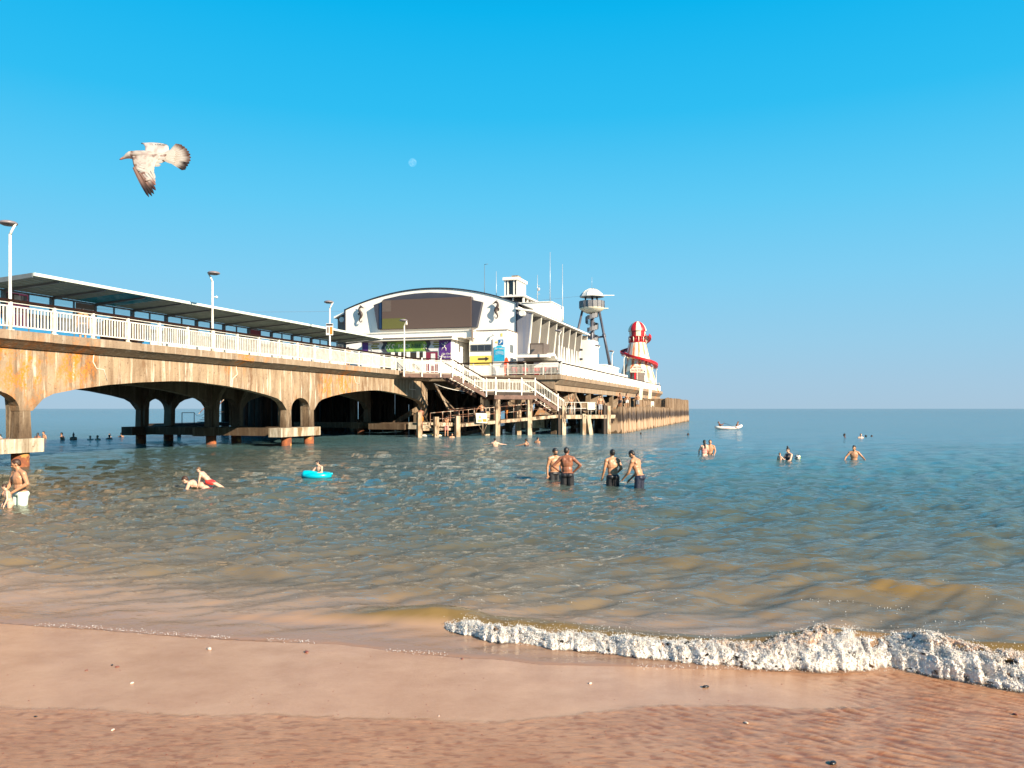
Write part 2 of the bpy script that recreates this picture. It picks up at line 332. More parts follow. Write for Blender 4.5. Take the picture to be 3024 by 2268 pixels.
def water_z(x, y, dx):
    h = np.zeros_like(x); wx = x + .5*(fbm(x*.35, y*.35, 2, 31)-.5); wy = y + .7*(fbm(x*.4, y*.4, 2, 37)-.5)
    grp = .55 + .9*fbm(x*.13, y*.2, 2, 41)
    for kx, ky, a, p, lam in WT:
        f = sstep(1.6, 3.4, lam/dx); ph = kx*wx + ky*wy + p
        s = np.sin(ph); h += a*f*(s + .25*np.cos(2*ph))*(grp if lam > .8 else 1)*(1.35 if .35 < lam < 1.6 else 1)
    d = y - shore(x)
    return h*(.35*sstep(.0,.6,d)+.65*sstep(.2, 3.0, d))*(.75+.25*sstep(0, 30, d)) + bore(x, y)
def grid_obj(name, ks, ys, zfun, mat, attrs=None, kind='structure'):
    K, Y = np.meshgrid(ks, ys); X = K*Y; Z, at = zfun(X, Y)
    nr, nc = X.shape; v = np.stack([X, Y, Z], -1).reshape(-1, 3).astype('f')
    i = np.arange(nr*nc).reshape(nr, nc); q = np.stack([i[:-1,:-1], i[:-1,1:], i[1:,1:], i[1:,:-1]], -1).reshape(-1, 4)
    me = bpy.data.meshes.new(name); me.vertices.add(len(v)); me.vertices.foreach_set('co', v.ravel())
    me.loops.add(q.size); me.loops.foreach_set('vertex_index', q.ravel().astype('i')); me.polygons.add(len(q))
    me.polygons.foreach_set('loop_start', np.arange(0, q.size, 4, dtype='i')); me.polygons.foreach_set('loop_total', np.full(len(q), 4, 'i'))
    me.update(calc_edges=True); me.polygons.foreach_set('use_smooth', np.ones(len(q), bool))
    for k, a in at.items():
        A = me.attributes.new(k, 'FLOAT', 'POINT'); A.data.foreach_set('value', a.reshape(-1).astype('f'))
    me.materials.append(mat); o = link(name, me); o['kind'] = kind; return o
# water material: clear at the edge, sandy in the shallows, green-blue further out, with ripples and sky on top
def water_mat():
    m = bpy.data.materials.new('sea_water'); m.use_nodes = True; nt = m.node_tree; N = nt.nodes; L = nt.links; N.clear()
    o = N.new('ShaderNodeOutputMaterial'); at = N.new('ShaderNodeAttribute'); at.attribute_name = 'depth'
    sl = N.new('ShaderNodeAttribute'); sl.attribute_name = 'silt'
    r = N.new('ShaderNodeValToRGB'); el = r.color_ramp.elements
    st = [(0.0, (.44,.25,.155)), (.03, (.36,.23,.15)), (.08, (.180,.135,.085)), (.20, (.112,.100,.064)), (.36, (.080,.090,.064)), (.55, (.064,.098,.086)), (.78, (.068,.140,.150)), (1, (.105,.225,.29))]
    while len(el) < len(st): el.new(.5)
    for e, (p, c) in zip(el, st): e.position = p; e.color = (*c, 1)
    L.new(at.outputs['Fac'], r.inputs[0])
    mx = N.new('ShaderNodeMix'); mx.data_type = 'RGBA'; L.new(sl.outputs['Fac'], mx.inputs['Factor']); L.new(r.outputs[0], mx.inputs['A']); mx.inputs['B'].default_value = (.19,.125,.048,1)
    df = N.new('ShaderNodeBsdfDiffuse'); L.new(mx.outputs['Result'], df.inputs[0])
    tr = N.new('ShaderNodeBsdfTransparent'); al = N.new('ShaderNodeAttribute'); al.attribute_name = 'opacity'
    mb = N.new('ShaderNodeMixShader'); L.new(al.outputs['Fac'], mb.inputs[0]); L.new(tr.outputs[0], mb.inputs[1]); L.new(df.outputs[0], mb.inputs[2])
    g = N.new('ShaderNodeNewGeometry')
    def noi(st, sc, det, rough=.55):
        mp = N.new('ShaderNodeMapping'); mp.inputs['Scale'].default_value = st; mp.inputs['Rotation'].default_value = (0,0,R(9)); L.new(g.outputs['Position'], mp.inputs[0])
        n = N.new('ShaderNodeTexNoise'); n.inputs['Scale'].default_value = sc; n.inputs['Detail'].default_value = det; n.inputs['Roughness'].default_value = rough
        n.inputs['Distortion'].default_value = .6; L.new(mp.outputs[0], n.inputs['Vector']); return n.outputs['Fac']
    b1 = N.new('ShaderNodeBump'); b1.inputs['Strength'].default_value = .85; b1.inputs['Distance'].default_value = .070; L.new(noi((.5,1,1), 2.7, 6, .6), b1.inputs['Height'])
    b2 = N.new('ShaderNodeBump'); b2.inputs['Strength'].default_value = .8; b2.inputs['Distance'].default_value = .17; L.new(noi((.42,1,1), 1.0, 3), b2.inputs['Height'])
    rf = N.new('ShaderNodeAttribute'); rf.attribute_name = 'calm'
    L.new(rf.outputs['Fac'], b2.inputs['Strength'])
    rf1 = N.new('ShaderNodeAttribute'); rf1.attribute_name = 'ripple'; L.new(rf1.outputs['Fac'], b1.inputs['Strength'])
    b3 = N.new('ShaderNodeBump'); b3.inputs['Distance'].default_value = .035; L.new(rf1.outputs['Fac'], b3.inputs['Strength']); L.new(noi((.45,1,1), 10.0, 4, .55), b3.inputs['Height']); L.new(b2.outputs[0], b3.inputs['Normal'])
    L.new(b3.outputs[0], b1.inputs['Normal'])
    gl = N.new('ShaderNodeBsdfGlossy'); gl.inputs['Roughness'].default_value = .06; L.new(b1.outputs[0], gl.inputs['Normal'])
    fr = N.new('ShaderNodeFresnel'); fr.inputs['IOR'].default_value = 1.333; L.new(b1.outputs[0], fr.inputs['Normal'])
    ms = N.new('ShaderNodeMixShader'); L.new(fr.outputs[0], ms.inputs[0]); L.new(mb.outputs[0], ms.inputs[1]); L.new(gl.outputs[0], ms.inputs[2])
    vis = N.new('ShaderNodeAttribute'); vis.attribute_name = 'wet'
    m2 = N.new('ShaderNodeMixShader'); t2 = N.new('ShaderNodeBsdfTransparent'); L.new(vis.outputs['Fac'], m2.inputs[0]); L.new(t2.outputs[0], m2.inputs[1]); L.new(ms.outputs[0], m2.inputs[2])
    L.new(m2.outputs[0], o.inputs[0]); return m
H0 = 2.4; Fq = 778.7
def water_fun(X, Y):
    dx = np.maximum(Y/640.0, .8*Y*Y/(H0*Fq)*.55)
    Z = water_z(X, Y, dx); d = Y - shore(X); dep = Z - sand_z(X, Y)
    lip = sstep(-.01, .10, d); Z = np.where(d < .6, Z*lip, Z) + .012*lip - .05*(1-sstep(-.12, .0, d))
    patch = .75 + .6*fbm(X*.07, Y*.10, 3, 51)
    depth = np.clip(1 - np.exp(-(np.maximum(d, 0))/(34.0-9*sstep(-6, 10, X))*patch), 0, 1)
    depth = np.clip(depth + .10*sstep(-10, 25, X)*sstep(4, 25, d), 0, 1)
    # stirred-up sand in the steep faces of the waves near the beach
    b = bore(X, Y); silt = np.clip(sstep(.05, .13, b)*1.0 + .35*sstep(.02, .06, b), 0, 1)*sstep(.2, .5, d)*sstep(16, 11, Y)
    silt = np.maximum(silt, .04*sstep(.55,.75, fbm(X*.55, Y*1.1, 3, 61))*sstep(16, 7, d)*sstep(.5, 1.5, d))
    op = np.clip(.72 + .28*sstep(0, 1.2, d), 0, 1)
    calm = .30 + .70*sstep(1, 30, d); rip = .35 + .75*sstep(.1, 2.5, d)
    return Z, dict(depth=depth, silt=silt, opacity=op, calm=calm, ripple=rip*.8, wet=sstep(-.005, .012, d))
vs = np.concatenate([np.arange(420, 24, -.82), np.arange(24, 4, -.55), np.array([3.4,2.6,1.9,1.3,.9,.6,.42,.3])])
ys = H0*Fq/vs
sea = grid_obj('sea', np.arange(-1.15, 1.1501, 1/390.), ys, water_fun, water_mat())
# wet sand
def sand_mat():
    m = bpy.data.materials.new('wet_sand'); m.use_nodes = True; nt = m.node_tree; N = nt.nodes; L = nt.links
    b = N['Principled BSDF']; g = N.new('ShaderNodeNewGeometry')
    def noi(st, sc, det, dist=0):
        mp = N.new('ShaderNodeMapping'); mp.inputs['Scale'].default_value = st; mp.inputs['Rotation'].default_value = (0,0,R(-12)); L.new(g.outputs['Position'], mp.inputs[0])
        n = N.new('ShaderNodeTexNoise'); n.inputs['Scale'].default_value = sc; n.inputs['Detail'].default_value = det; n.inputs['Roughness'].default_value = .65; n.inputs['Distortion'].default_value = dist
        L.new(mp.outputs[0], n.inputs['Vector']); return n.outputs['Fac']
    r = N.new('ShaderNodeValToRGB'); r.color_ramp.elements[0].position = .35; r.color_ramp.elements[1].position = .66
    r.color_ramp.elements[0].color = (.42,.215,.115,1); r.color_ramp.elements[1].color = (.53,.30,.175,1); L.new(noi((1,1,1), 1.6, 8), r.inputs[0])
    gr = N.new('ShaderNodeTexNoise'); gr.inputs['Scale'].default_value = 260; gr.inputs['Detail'].default_value = 2; L.new(g.outputs['Position'], gr.inputs['Vector'])
    mr = N.new('ShaderNodeMapRange'); mr.inputs['From Min'].default_value = .3; mr.inputs['From Max'].default_value = .7; mr.inputs['To Min'].default_value = .8; mr.inputs['To Max'].default_value = 1.2; L.new(gr.outputs['Fac'], mr.inputs['Value'])
    vm = N.new('ShaderNodeVectorMath'); vm.operation = 'SCALE'; L.new(r.outputs[0], vm.inputs[0]); L.new(mr.outputs[0], vm.inputs['Scale'])
    at = N.new('ShaderNodeAttribute'); at.attribute_name = 'film'
    sk = N.new('ShaderNodeAttribute'); sk.attribute_name = 'streak'
    mxs = N.new('ShaderNodeMix'); mxs.data_type = 'RGBA'; L.new(sk.outputs['Fac'], mxs.inputs['Factor']); L.new(vm.outputs[0], mxs.inputs['A']); mxs.inputs['B'].default_value = (.24,.09,.042,1)
    L.new(mxs.outputs['Result'], b.inputs['Base Color'])
    ro = N.new('ShaderNodeMapRange'); ro.inputs['To Min'].default_value = .15; ro.inputs['To Max'].default_value = .30; L.new(at.outputs['Fac'], ro.inputs['Value']); L.new(ro.outputs[0], b.inputs['Roughness'])
    b.inputs['IOR'].default_value = 1.33; b.inputs['Specular IOR Level'].default_value = .42
    bs = N.new('ShaderNodeMath'); bs.operation = 'MULTIPLY_ADD'; bs.inputs[1].default_value = .55; bs.inputs[2].default_value = .06; L.new(at.outputs['Fac'], bs.inputs[0])
    bm = N.new('ShaderNodeBump'); bm.inputs['Distance'].default_value = .012; L.new(bs.outputs[0], bm.inputs['Strength']); L.new(noi((.5,1.4,1), 16, 6, .8), bm.inputs['Height'])
    b2 = N.new('ShaderNodeBump'); b2.inputs['Distance'].default_value = .004; b2.inputs['Strength'].default_value = .25; L.new(gr.outputs['Fac'], b2.inputs['Height']); L.new(bm.outputs[0], b2.inputs['Normal'])
    L.new(b2.outputs[0], b.inputs['Normal']); return m
def sand_fun(X, Y):
    Z = sand_z(X, Y); fe = film_edge(X); e = fe - Y
    film = sstep(-.05, .07, e + .10*(fbm(X*9, Y*16, 3, 17)-.5)); film = np.maximum(film, .9*sstep(2.3, 3.3, X + .9*(fbm(X, Y*2, 3, 77)-.5))*sstep(.6, -.1, Y - np.interp(X, FX, FY)))
    Z = Z + .005*film + .005*np.exp(-((e-.03)/.035)**2)*(.3+fbm(X*5, Y*5, 2, 90))
    # running ripples of the backwash, strongest at the lower right
    rx = X*.80 + Y*1.0; ry = -X*.5 + Y*1.6
    w = (fbm(X*1.3, Y*1.6, 3, 71)-.5)*.5 + .10*np.sin(ry*1.7)
    rt = sstep(.0, 2.6, X)
    rp = np.sin((rx + w)*46)*.45*(.4+fbm(X*2, Y*2, 2, 72)) + np.sin((rx*1.25 + w*1.4 + X*.5)*31)*.35 + (fbm(rx*20, ry*6.0, 3, 73)-.5)*2.2
    Z = Z + film*(.0014 + .0050*rt)*rp
    Z = Z + film*.003*(fbm(X*7, Y*12, 4, 79)-.5)*2
    sk = film*(.30 + .70*sstep(-.1, 1.0, -rp)*(.10+.90*rt) + .45*sstep(.52,.75, fbm(X*14, Y*30, 4, 97)))
    return Z, dict(film=film, streak=np.clip(sk,0,1))
vs = np.concatenate([np.arange(560, 180, -.95), np.arange(180, 60, -4.0), [50, 40, 30, 20, 12, 8]])
sand = grid_obj('beach_sand', np.arange(-1.1, 1.1001, 1/430.), H0*Fq/vs, sand_fun, sand_mat())
# the dry-land side of the beach, behind and beside the camera, and the sea bed far out
MT['drysand'] = M('beach_behind', (.33,.19,.12), (.28,.15,.09), scale=1.5, rough=.6, bump=.2)
def back_fun(X, Y): return sand_z(X, Y) - .02, {}
b_ = MB(); b_.add([(-400,-300,1.6), (400,-300,1.6), (400,3.0,.18), (-400,3.0,.18), (-400,3.4,.02), (400,3.4,.02)], [(0,1,2,3)])
tag(b_.obj('beach', MT['drysand']), kind='structure')
# ---- foam of the breaking wave
def foam():
    nu, nv = 1150, 90; x = np.interp(np.linspace(0, 1, nu), [0,1], [-.74, 9.0])
    u, t = np.meshgrid(x, np.linspace(0, 1, nv)**1.5, indexing='ij')
    wid = np.interp(u, [-.74,-.5,.4,1.6,2.4,3.0,3.6,4.4,9], [.12,.32,.44,.50,.58,.84,.78,.82,.7])
    hgt = np.interp(u, [-.74,-.5,.4,1.6,2.4,3.0,3.35,3.6,4.3,9], [.03,.10,.14,.15,.18,.36,.36,.29,.28,.2])
    wid = wid*(.75+.5*fbm(u*2.3, u*0, 3, 3)); hgt = hgt*(.70+.65*fbm(u*2.1, u*0+5, 3, 13))
    rag = .13*(fbm(u*5, u*0+2, 3, 23)-.5) + .05*(fbm(u*28, u*0+2, 2, 24)-.5)
    Y = np.interp(u, FX, FY) + rag + t*wid
    prof = np.sin(np.pi*np.clip(t, 0, 1)**.86)
    hh = hgt*(.45+.45*fbm(u*2.6, u*0+8, 3, 19)); arc = t*(wid + 1.4*hh)
    Z = hh*prof + .008; X = u + 0*t
    dY = np.gradient(Y, axis=1); dZ = np.gradient(Z, axis=1); Ln = np.sqrt(dY**2+dZ**2)+1e-6; ny_, nz_ = -dZ/Ln, dY/Ln
    arc = np.cumsum(Ln, axis=1)
    bil = lambda s, o, sd: 1-np.abs(2*fbm(u*s + .3*fbm(u*5, arc*5, 2, sd+50), arc*s*1.15, o, sd)-1)
    edge = np.minimum(1, t*12)*np.minimum(1, (1-t)*5)
    n1 = bil(7, 2, 33); n2 = bil(19, 3, 43); n3 = vn(u*75, arc*75, 53)
    n4 = bil(42, 2, 49)
    disp = (.048*(n1-.55)*(hgt/.16) + .022*(n2-.55) + .010*(n4-.5) + .008*(n3-.5))*edge
    Y = Y + ny_*disp; Z = np.maximum(Z + nz_*disp, .004); X = X + .02*(fbm(u*16, arc*16, 2, 66)-.5)
    hole = fbm(u*17, arc*21, 4, 83) + .20*(1-t) + .16*(n1-.6)
    alpha = sstep(.44, .50, hole + .02 - .20*sstep(.30, 1., t) - .07*sstep(.16, .0, t)*sstep(.45,.6,fbm(u*9, u*0+4, 3, 99))) * sstep(.0, .035, t*(.4+1.2*vn(u*40, u*0, 3)))
    br = sstep(.40, .58, fbm(u*1.9, arc*3, 3, 93))*sstep(.22, .42, t)*sstep(1.2, 2.3, u)
    br = np.clip(br*1.2 + .95*sstep(.14, .34, t)*sstep(.80, .45, n2)*sstep(-.2,1.5,u) + .25*sstep(.5,.3,n1), 0, 1)*(.55+.7*(1-n2))
    v = np.stack([X, Y, Z], -1).reshape(-1, 3).astype('f'); i = np.arange(nu*nv).reshape(nu, nv)
    q = np.stack([i[:-1,:-1], i[1:,:-1], i[1:,1:], i[:-1,1:]], -1).reshape(-1, 4)
    me = bpy.data.meshes.new('wave_foam'); me.from_pydata(v.tolist(), [], q.tolist()); me.polygons.foreach_set('use_smooth', np.ones(len(q), bool))
    for k, a in dict(cover=alpha, brown=br).items():
        A = me.attributes.new(k, 'FLOAT', 'POINT'); A.data.foreach_set('value', a.reshape(-1).astype('f'))
    m = bpy.data.materials.new('sea_foam'); m.use_nodes = True; nt = m.node_tree; N = nt.nodes; L = nt.links; b = N['Principled BSDF']
    a1 = N.new('ShaderNodeAttribute'); a1.attribute_name = 'cover'; a2 = N.new('ShaderNodeAttribute'); a2.attribute_name = 'brown'
    mx = N.new('ShaderNodeMix'); mx.data_type = 'RGBA'; mx.inputs['A'].default_value = (.76,.69,.61,1); mx.inputs['B'].default_value = (.42,.20,.085,1); L.new(a2.outputs['Fac'], mx.inputs['Factor'])
    gg = N.new('ShaderNodeNewGeometry'); fn = N.new('ShaderNodeTexNoise'); fn.inputs['Scale'].default_value = 38; fn.inputs['Detail'].default_value = 5; fn.inputs['Roughness'].default_value = .7; L.new(gg.outputs['Position'], fn.inputs['Vector'])
    fr_ = N.new('ShaderNodeMapRange'); fr_.inputs['From Min'].default_value = .50; fr_.inputs['From Max'].default_value = .68; fr_.inputs['To Max'].default_value = .75; L.new(fn.outputs['Fac'], fr_.inputs['Value'])
    m0 = N.new('ShaderNodeMix'); m0.data_type = 'RGBA'; L.new(fr_.outputs[0], m0.inputs['Factor']); L.new(mx.outputs['Result'], m0.inputs['A']); m0.inputs['B'].default_value = (.46,.34,.25,1)
    L.new(m0.outputs['Result'], b.inputs['Base Color']); b.inputs['Roughness'].default_value = .5; b.inputs['Subsurface Weight'].default_value = .35; b.inputs['Subsurface Radius'].default_value = (.04,.032,.024); b.inputs['Subsurface Scale'].default_value = .6
    g = N.new('ShaderNodeNewGeometry'); n = N.new('ShaderNodeTexNoise'); n.inputs['Scale'].default_value = 55; n.inputs['Detail'].default_value = 4; L.new(g.outputs['Position'], n.inputs['Vector'])
    vo = N.new('ShaderNodeTexVoronoi'); vo.inputs['Scale'].default_value = 48; L.new(g.outputs['Position'], vo.inputs['Vector'])
    ad = N.new('ShaderNodeMath'); L.new(n.outputs['Fac'], ad.inputs[0]); L.new(vo.outputs['Distance'], ad.inputs[1])
    bm = N.new('ShaderNodeBump'); bm.inputs['Strength'].default_value = .7; bm.inputs['Distance'].default_value = .012; L.new(ad.outputs[0], bm.inputs['Height']); L.new(bm.outputs[0], b.inputs['Normal'])
    L.new(a1.outputs['Fac'], b.inputs['Alpha']); me.materials.append(m); MT['foam'] = m
    NG = 95000; i = np.arange(nu*nv); dens = np.clip(.35 + 1.3*(fbm(u*11, arc*13, 3, 111)-.35), .05, 1.2)
    w = (alpha*(.12+prof)*dens*(1.5-1.15*t)*(1-.55*br)*Ln).reshape(-1); w /= w.sum(); pick = rng.choice(i, NG, p=w); C0 = v[pick] + rng.normal(0, .006, (NG, 3)); C0[:, 2] += np.abs(rng.normal(0, .007, NG)) + (rng.rand(NG) < .05)*np.abs(rng.normal(0, .035, NG)); brp = br.reshape(-1)[pick]
    te = np.array([(0,0,1.), (.94,0,-.33), (-.47,.82,-.33), (-.47,-.82,-.33)]); of = np.array([(0,1,2),(0,2,3),(0,3,1),(1,3,2)]); sg = np.where(rng.rand(NG) < .5, 1., -1.)
    rr = rng.uniform(.0025, .0062, NG)*(1+.7*rng.rand(NG)**5); an = rng.uniform(0, 6.28, NG); ca, sa = np.cos(an)[:, None], np.sin(an)[:, None]
    tx = te[None, :, 0]*ca - te[None, :, 1]*sa; ty_ = te[None, :, 0]*sa + te[None, :, 1]*ca; tz = np.repeat(te[None, :, 2], NG, 0); vv = (C0[:, None, :] + np.stack([tx, ty_, tz], -1)*rr[:, None, None]).reshape(-1, 3); ff = (of[None] + 4*np.arange(NG)[:, None, None]).reshape(-1, 3)
    gme = bpy.data.meshes.new('foam_bubbles'); gme.from_pydata(vv.tolist(), [], ff.tolist())
    A = gme.attributes.new('brown', 'FLOAT', 'POINT'); A.data.foreach_set('value', np.repeat(np.clip(brp*rng.uniform(.1,.9,NG),0,1), 4).astype('f')); A = gme.attributes.new('cover', 'FLOAT', 'POINT'); A.data.foreach_set('value', np.ones(len(vv), 'f'))
    gme.polygons.foreach_set('use_smooth', np.ones(len(ff), bool)); gm_ = m.copy(); gm_.name = 'foam_bubble'; [setattr(n_.inputs['A'], 'default_value', (.86,.81,.74,1)) for n_ in gm_.node_tree.nodes if n_.type == 'MIX' and not n_.inputs['A'].is_linked]; [setattr(n_.inputs['B'], 'default_value', (.60,.36,.20,1)) for n_ in gm_.node_tree.nodes if n_.type == 'MIX' and not n_.inputs['A'].is_linked]; gme.materials.append(gm_); go = link('foam_bubbles', gme); tag(go, 'glittering bubbles that cover the breaking wave of foam', 'foam', kind='stuff')
    o = link('wave_foam', me); tag(o, 'white churning foam of the small wave breaking on the beach', 'foam', kind='stuff')
    # drops and froth beads thrown up and left on the water
    tet = [(0,0,1), (.94,0,-.33), (-.47,.82,-.33), (-.47,-.82,-.33)]; bead = M('froth_bead', (.85,.83,.80), rough=.25); mb = MB()
    oc = [(1,0,0),(-1,0,0),(0,1,0),(0,-1,0),(0,0,1),(0,0,-1)]; of = [(0,2,4),(2,1,4),(1,3,4),(3,0,4),(2,0,5),(1,2,5),(3,1,5),(0,3,5)]
    def put(x, y, z, r): mb.add([(x+a*r, y+b*r, z+c*r) for a, b, c in oc], of, True)
    for k in range(6000):
        x = rng.uniform(-.75, 6.2); f = np.interp(x, FX, FY); w = rng.uniform(0, 1)**1.3*.5 - .04; hh = np.interp(x, [-.7,0,2.2,3,3.6,6], [.10,.15,.16,.29,.24,.2])
        put(x, f + w, abs(rng.normal(0, .28))*hh*(1-abs(w-.2)) + .02 + hh*.5*max(0, math.sin(math.pi*min(1, max(0, w/.6)))), rng.uniform(.0015, .004))
    for k in range(900):                                    # bright line of bubbles on the edge of the sea
        x = rng.uniform(-6.5, 2.6); 
        if vn(np.array([x*2.2]), np.array([3.]), 5)[0] < .35: continue
        put(x, float(shore(np.array([x]))[0]) + rng.normal(.03, .035), .016, rng.uniform(.002, .005))
    for k in range(90):                                    # patches of froth behind the wave
        cxx, cyy, sx_, sy_ = [(4.55,9.3,.25,.10),(4.0,9.6,.3,.06),(5.9,9.8,.12,.35),(1.6,8.3,.9,.10),(4.9,8.7,.35,.12),(-.1,9.6,1.2,.1)][k % 6]
        x = rng.normal(cxx, sx_); y = rng.normal(cyy, sy_); put(x, y, float(water_z(np.array([x]), np.array([y]), np.array([.03]))[0]) + .015, rng.uniform(.003, .007))
    tag(mb.obj('froth', bead), 'white bubbles and drops around the breaking wave', 'froth', kind='stuff')
foam()
# ------------------------------------------------------------------ moon
mm = bpy.data.materials.new('moon_in_daylight'); mm.use_nodes = True; _n = mm.node_tree.nodes; _l = mm.node_tree.links; _n.clear()
_o = _n.new('ShaderNodeOutputMaterial'); _a = _n.new('ShaderNodeAddShader'); _t = _n.new('ShaderNodeBsdfTransparent'); _d = _n.new('ShaderNodeBsdfDiffuse'); _x = _n.new('ShaderNodeTexNoise'); _r = _n.new('ShaderNodeValToRGB')
_c = _n.new('ShaderNodeTexCoord'); _l.new(_c.outputs['Object'], _x.inputs[0]); _x.inputs['Scale'].default_value = .06; _r.color_ramp.elements[0].position = .4; _r.color_ramp.elements[1].position = .6
_r.color_ramp.elements[0].color = (.02,.02,.02,1); _r.color_ramp.elements[1].color = (.045,.042,.037,1)
_l.new(_x.outputs['Fac'], _r.inputs[0]); _l.new(_r.outputs[0], _d.inputs[0]); _l.new(_t.outputs[0], _a.inputs[0]); _l.new(_d.outputs[0], _a.inputs[1]); _l.new(_a.outputs[0], _o.inputs[0])
b = MB(); b.ell((0,0,0), (33,33,33), nu=28, nv=16); o = b.obj('moon', mm); o.location = (-798, 6250, 2.4 + 726*6250/2300.); o.visible_shadow = True
tag(o, 'faint pale half moon high in the blue sky', 'moon')
# ------------------------------------------------------------------ concrete pier neck (local: x out to sea, y = distance left of the right edge)
neck = thing('pier_viaduct', 'arched stained concrete pier viaduct with orange lichen on piles in the sea', 'pier', PO, PANG)
ARC = [(0,2.3),(.14,2.45),(.5,2.8),(1.0,3.02),(2.1,3.23),(3.86,3.48),(5.8,3.66),(7.9,3.79),(9.05,3.82)]
def half(xs, w, z): return [(xs + w/2 - (w/2)*math.cos(a), z + (3.09-z)*math.sin(a)) for a in [i*math.pi/12 for i in range(13)]]
PR = [-1.35, 20.0]
def big(x0, x1):
    w = (x1-x0)/2; k = w/9.05; L_ = [(x0 + a*k, z) for a, z in ARC]; return L_ + [(x1 - a*k, z) for a, z in ARC[-2::-1]]
def beam_row(y0, th, mat, mleg):
    bays = [(-1.35, 20.0)]
    # bay under the landward end, bay 1, bay 2
    o1 = [(-12,5.08),(.55,5.08)] + [(.55,3.09)] + half(-.85, 2.15, 2.3)[6::-1][1:] + [(-.85,2.3),(-1.4,2.3)] + [(-1.35 - a, z) for a, z in ARC] + [(-12,3.82)]
    o2 = [(.553,5.08),(21.57,5.08)] + [(21.575,3.09)] + half(20.5,2.15,2.3)[6::-1][1:] + [(20.5,2.3),(20.0,2.3)] + big(1.9,20.0)[::-1][1:-1] + [(1.9,2.3),(1.3,2.3)] + half(-.85,2.15,2.3)[:5:-1][:-1] + [(.553,3.09)]
    o3 = [(21.578,5.08),(39.9,5.08),(41.85,4.15),(41.85,2.3),(41.4,2.3)] + big(23.2,41.35)[::-1][1:-1] + [(23.2,2.3),(22.65,2.3)] + half(20.5,2.15,2.3)[:5:-1][:-1] + [(21.578,3.09)]
    for poly in (o1, o2, o3):
        m = MB(); m.prism(poly, y0, y0+th); m.obj('arched_beam', mat, neck)
    for x in (-1.4, 1.31, 20.0, 22.65, 41.38):
        m = MB(); m.prism([(x+.01,2.3),(x+.5,2.3),(x+.56,1.17),(x-.04,1.17)], y0+.015, y0+th-.015); m.obj('leg', mleg, neck)
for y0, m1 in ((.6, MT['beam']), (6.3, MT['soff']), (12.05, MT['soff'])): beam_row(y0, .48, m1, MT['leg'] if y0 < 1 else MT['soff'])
for x in (-1.35, 20.0, 40.2):
    for y, x1 in ((.35, 3.57), (6.1, 3.5), (11.85, 3.5)):
        xe = x + (x1 if x < 40 else 1.9)
        m = MB(); m.box(x-1.0, xe, y, y+.9, .60, 1.165); m.obj('pile_cap', MT['cap'] if y < 1 else MT['leg'], neck)
        for px in (x+.25, x+2.85):
            if px > 42: continue
            m = MB(); m.tube([(px, y+.45, -2.6), (px, y+.45, .61)], .33, 16); m.obj('pile', MT['rust'], neck)
    for xt in (x+.05, x+2.55):
        if xt > 42: continue
        for ya, yb in ((1.26, 6.09), (7.01, 11.84)):
            m = MB(); m.box(xt, xt+.62, ya, yb, .63, 1.14); m.obj('cross_beam', MT['leg'], neck)
        if x < 40:   # transverse arches between the rows of legs
            for ya, yb in ((1.09, 6.29), (6.79, 12.04)):
                w = yb-ya; ol = [(ya,5.07),(yb,5.07),(yb,1.2),(yb-.18,1.2),(yb-.2,2.4)] + [(ya+w/2+(w/2-.2)*math.cos(a), 2.4+2.0*math.sin(a)) for a in [i*math.pi/14 for i in range(1,14)]] + [(ya+.2,2.4),(ya+.18,1.2),(ya,1.2)]
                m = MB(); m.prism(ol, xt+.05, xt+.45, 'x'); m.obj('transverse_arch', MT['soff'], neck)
m = MB(); m.box(-13, 43.5, .47, 12.95, 5.12, 5.43); m.obj('deck_slab', MT['deck'], neck)
for y in (3.2, 9.3):
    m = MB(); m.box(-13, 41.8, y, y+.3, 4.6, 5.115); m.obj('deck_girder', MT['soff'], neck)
m = MB(); m.prism([(.03,5.125),(.595,5.125),(.595,4.84),(.50,4.84)], -13, 43.4, 'x'); m.obj('cornice', MT['kerb'], neck)
m = MB(); m.prism([(12.95,5.115),(12.54,5.115),(12.54,4.84)], -13, 43.4, 'x'); m.obj('cornice', MT['kerb'], neck)
ks = None
for i in range(59):
    x = -13 + i*.96
    if ks is None: k_ = MB(); k_.box(.006, .954, 0, .46, 5.135, 5.49); ks = k_.mesh('kerb_slab', MT['kerb'])
    link('kerb_slab', ks, neck, loc=(x, 0, rng.uniform(-.006,.006)))
# spalled cracks with white patching on the face of the beams
mpatch = M('white_crack_filler', (.72,.62,.50), rough=.9, bump=.4)
for pts in ([(5.0,4.85),(4.95,4.5),(5.15,4.2),(5.55,4.18),(5.75,3.65)], [(15.0,4.8),(15.1,4.35),(14.7,4.1),(14.65,3.6)], [(28.6,4.8),(28.8,4.3),(29.4,4.22)], [(38.2,4.6),(38.1,4.05),(39.4,4.02)], [(1.8,5.02),(2.2,4.85),(2.6,4.98),(3.2,4.9)]):
    m = MB(); m.tube([(x, .6, z) for x, z in pts], .028, 5); m.obj('crack_repair', mpatch, neck)
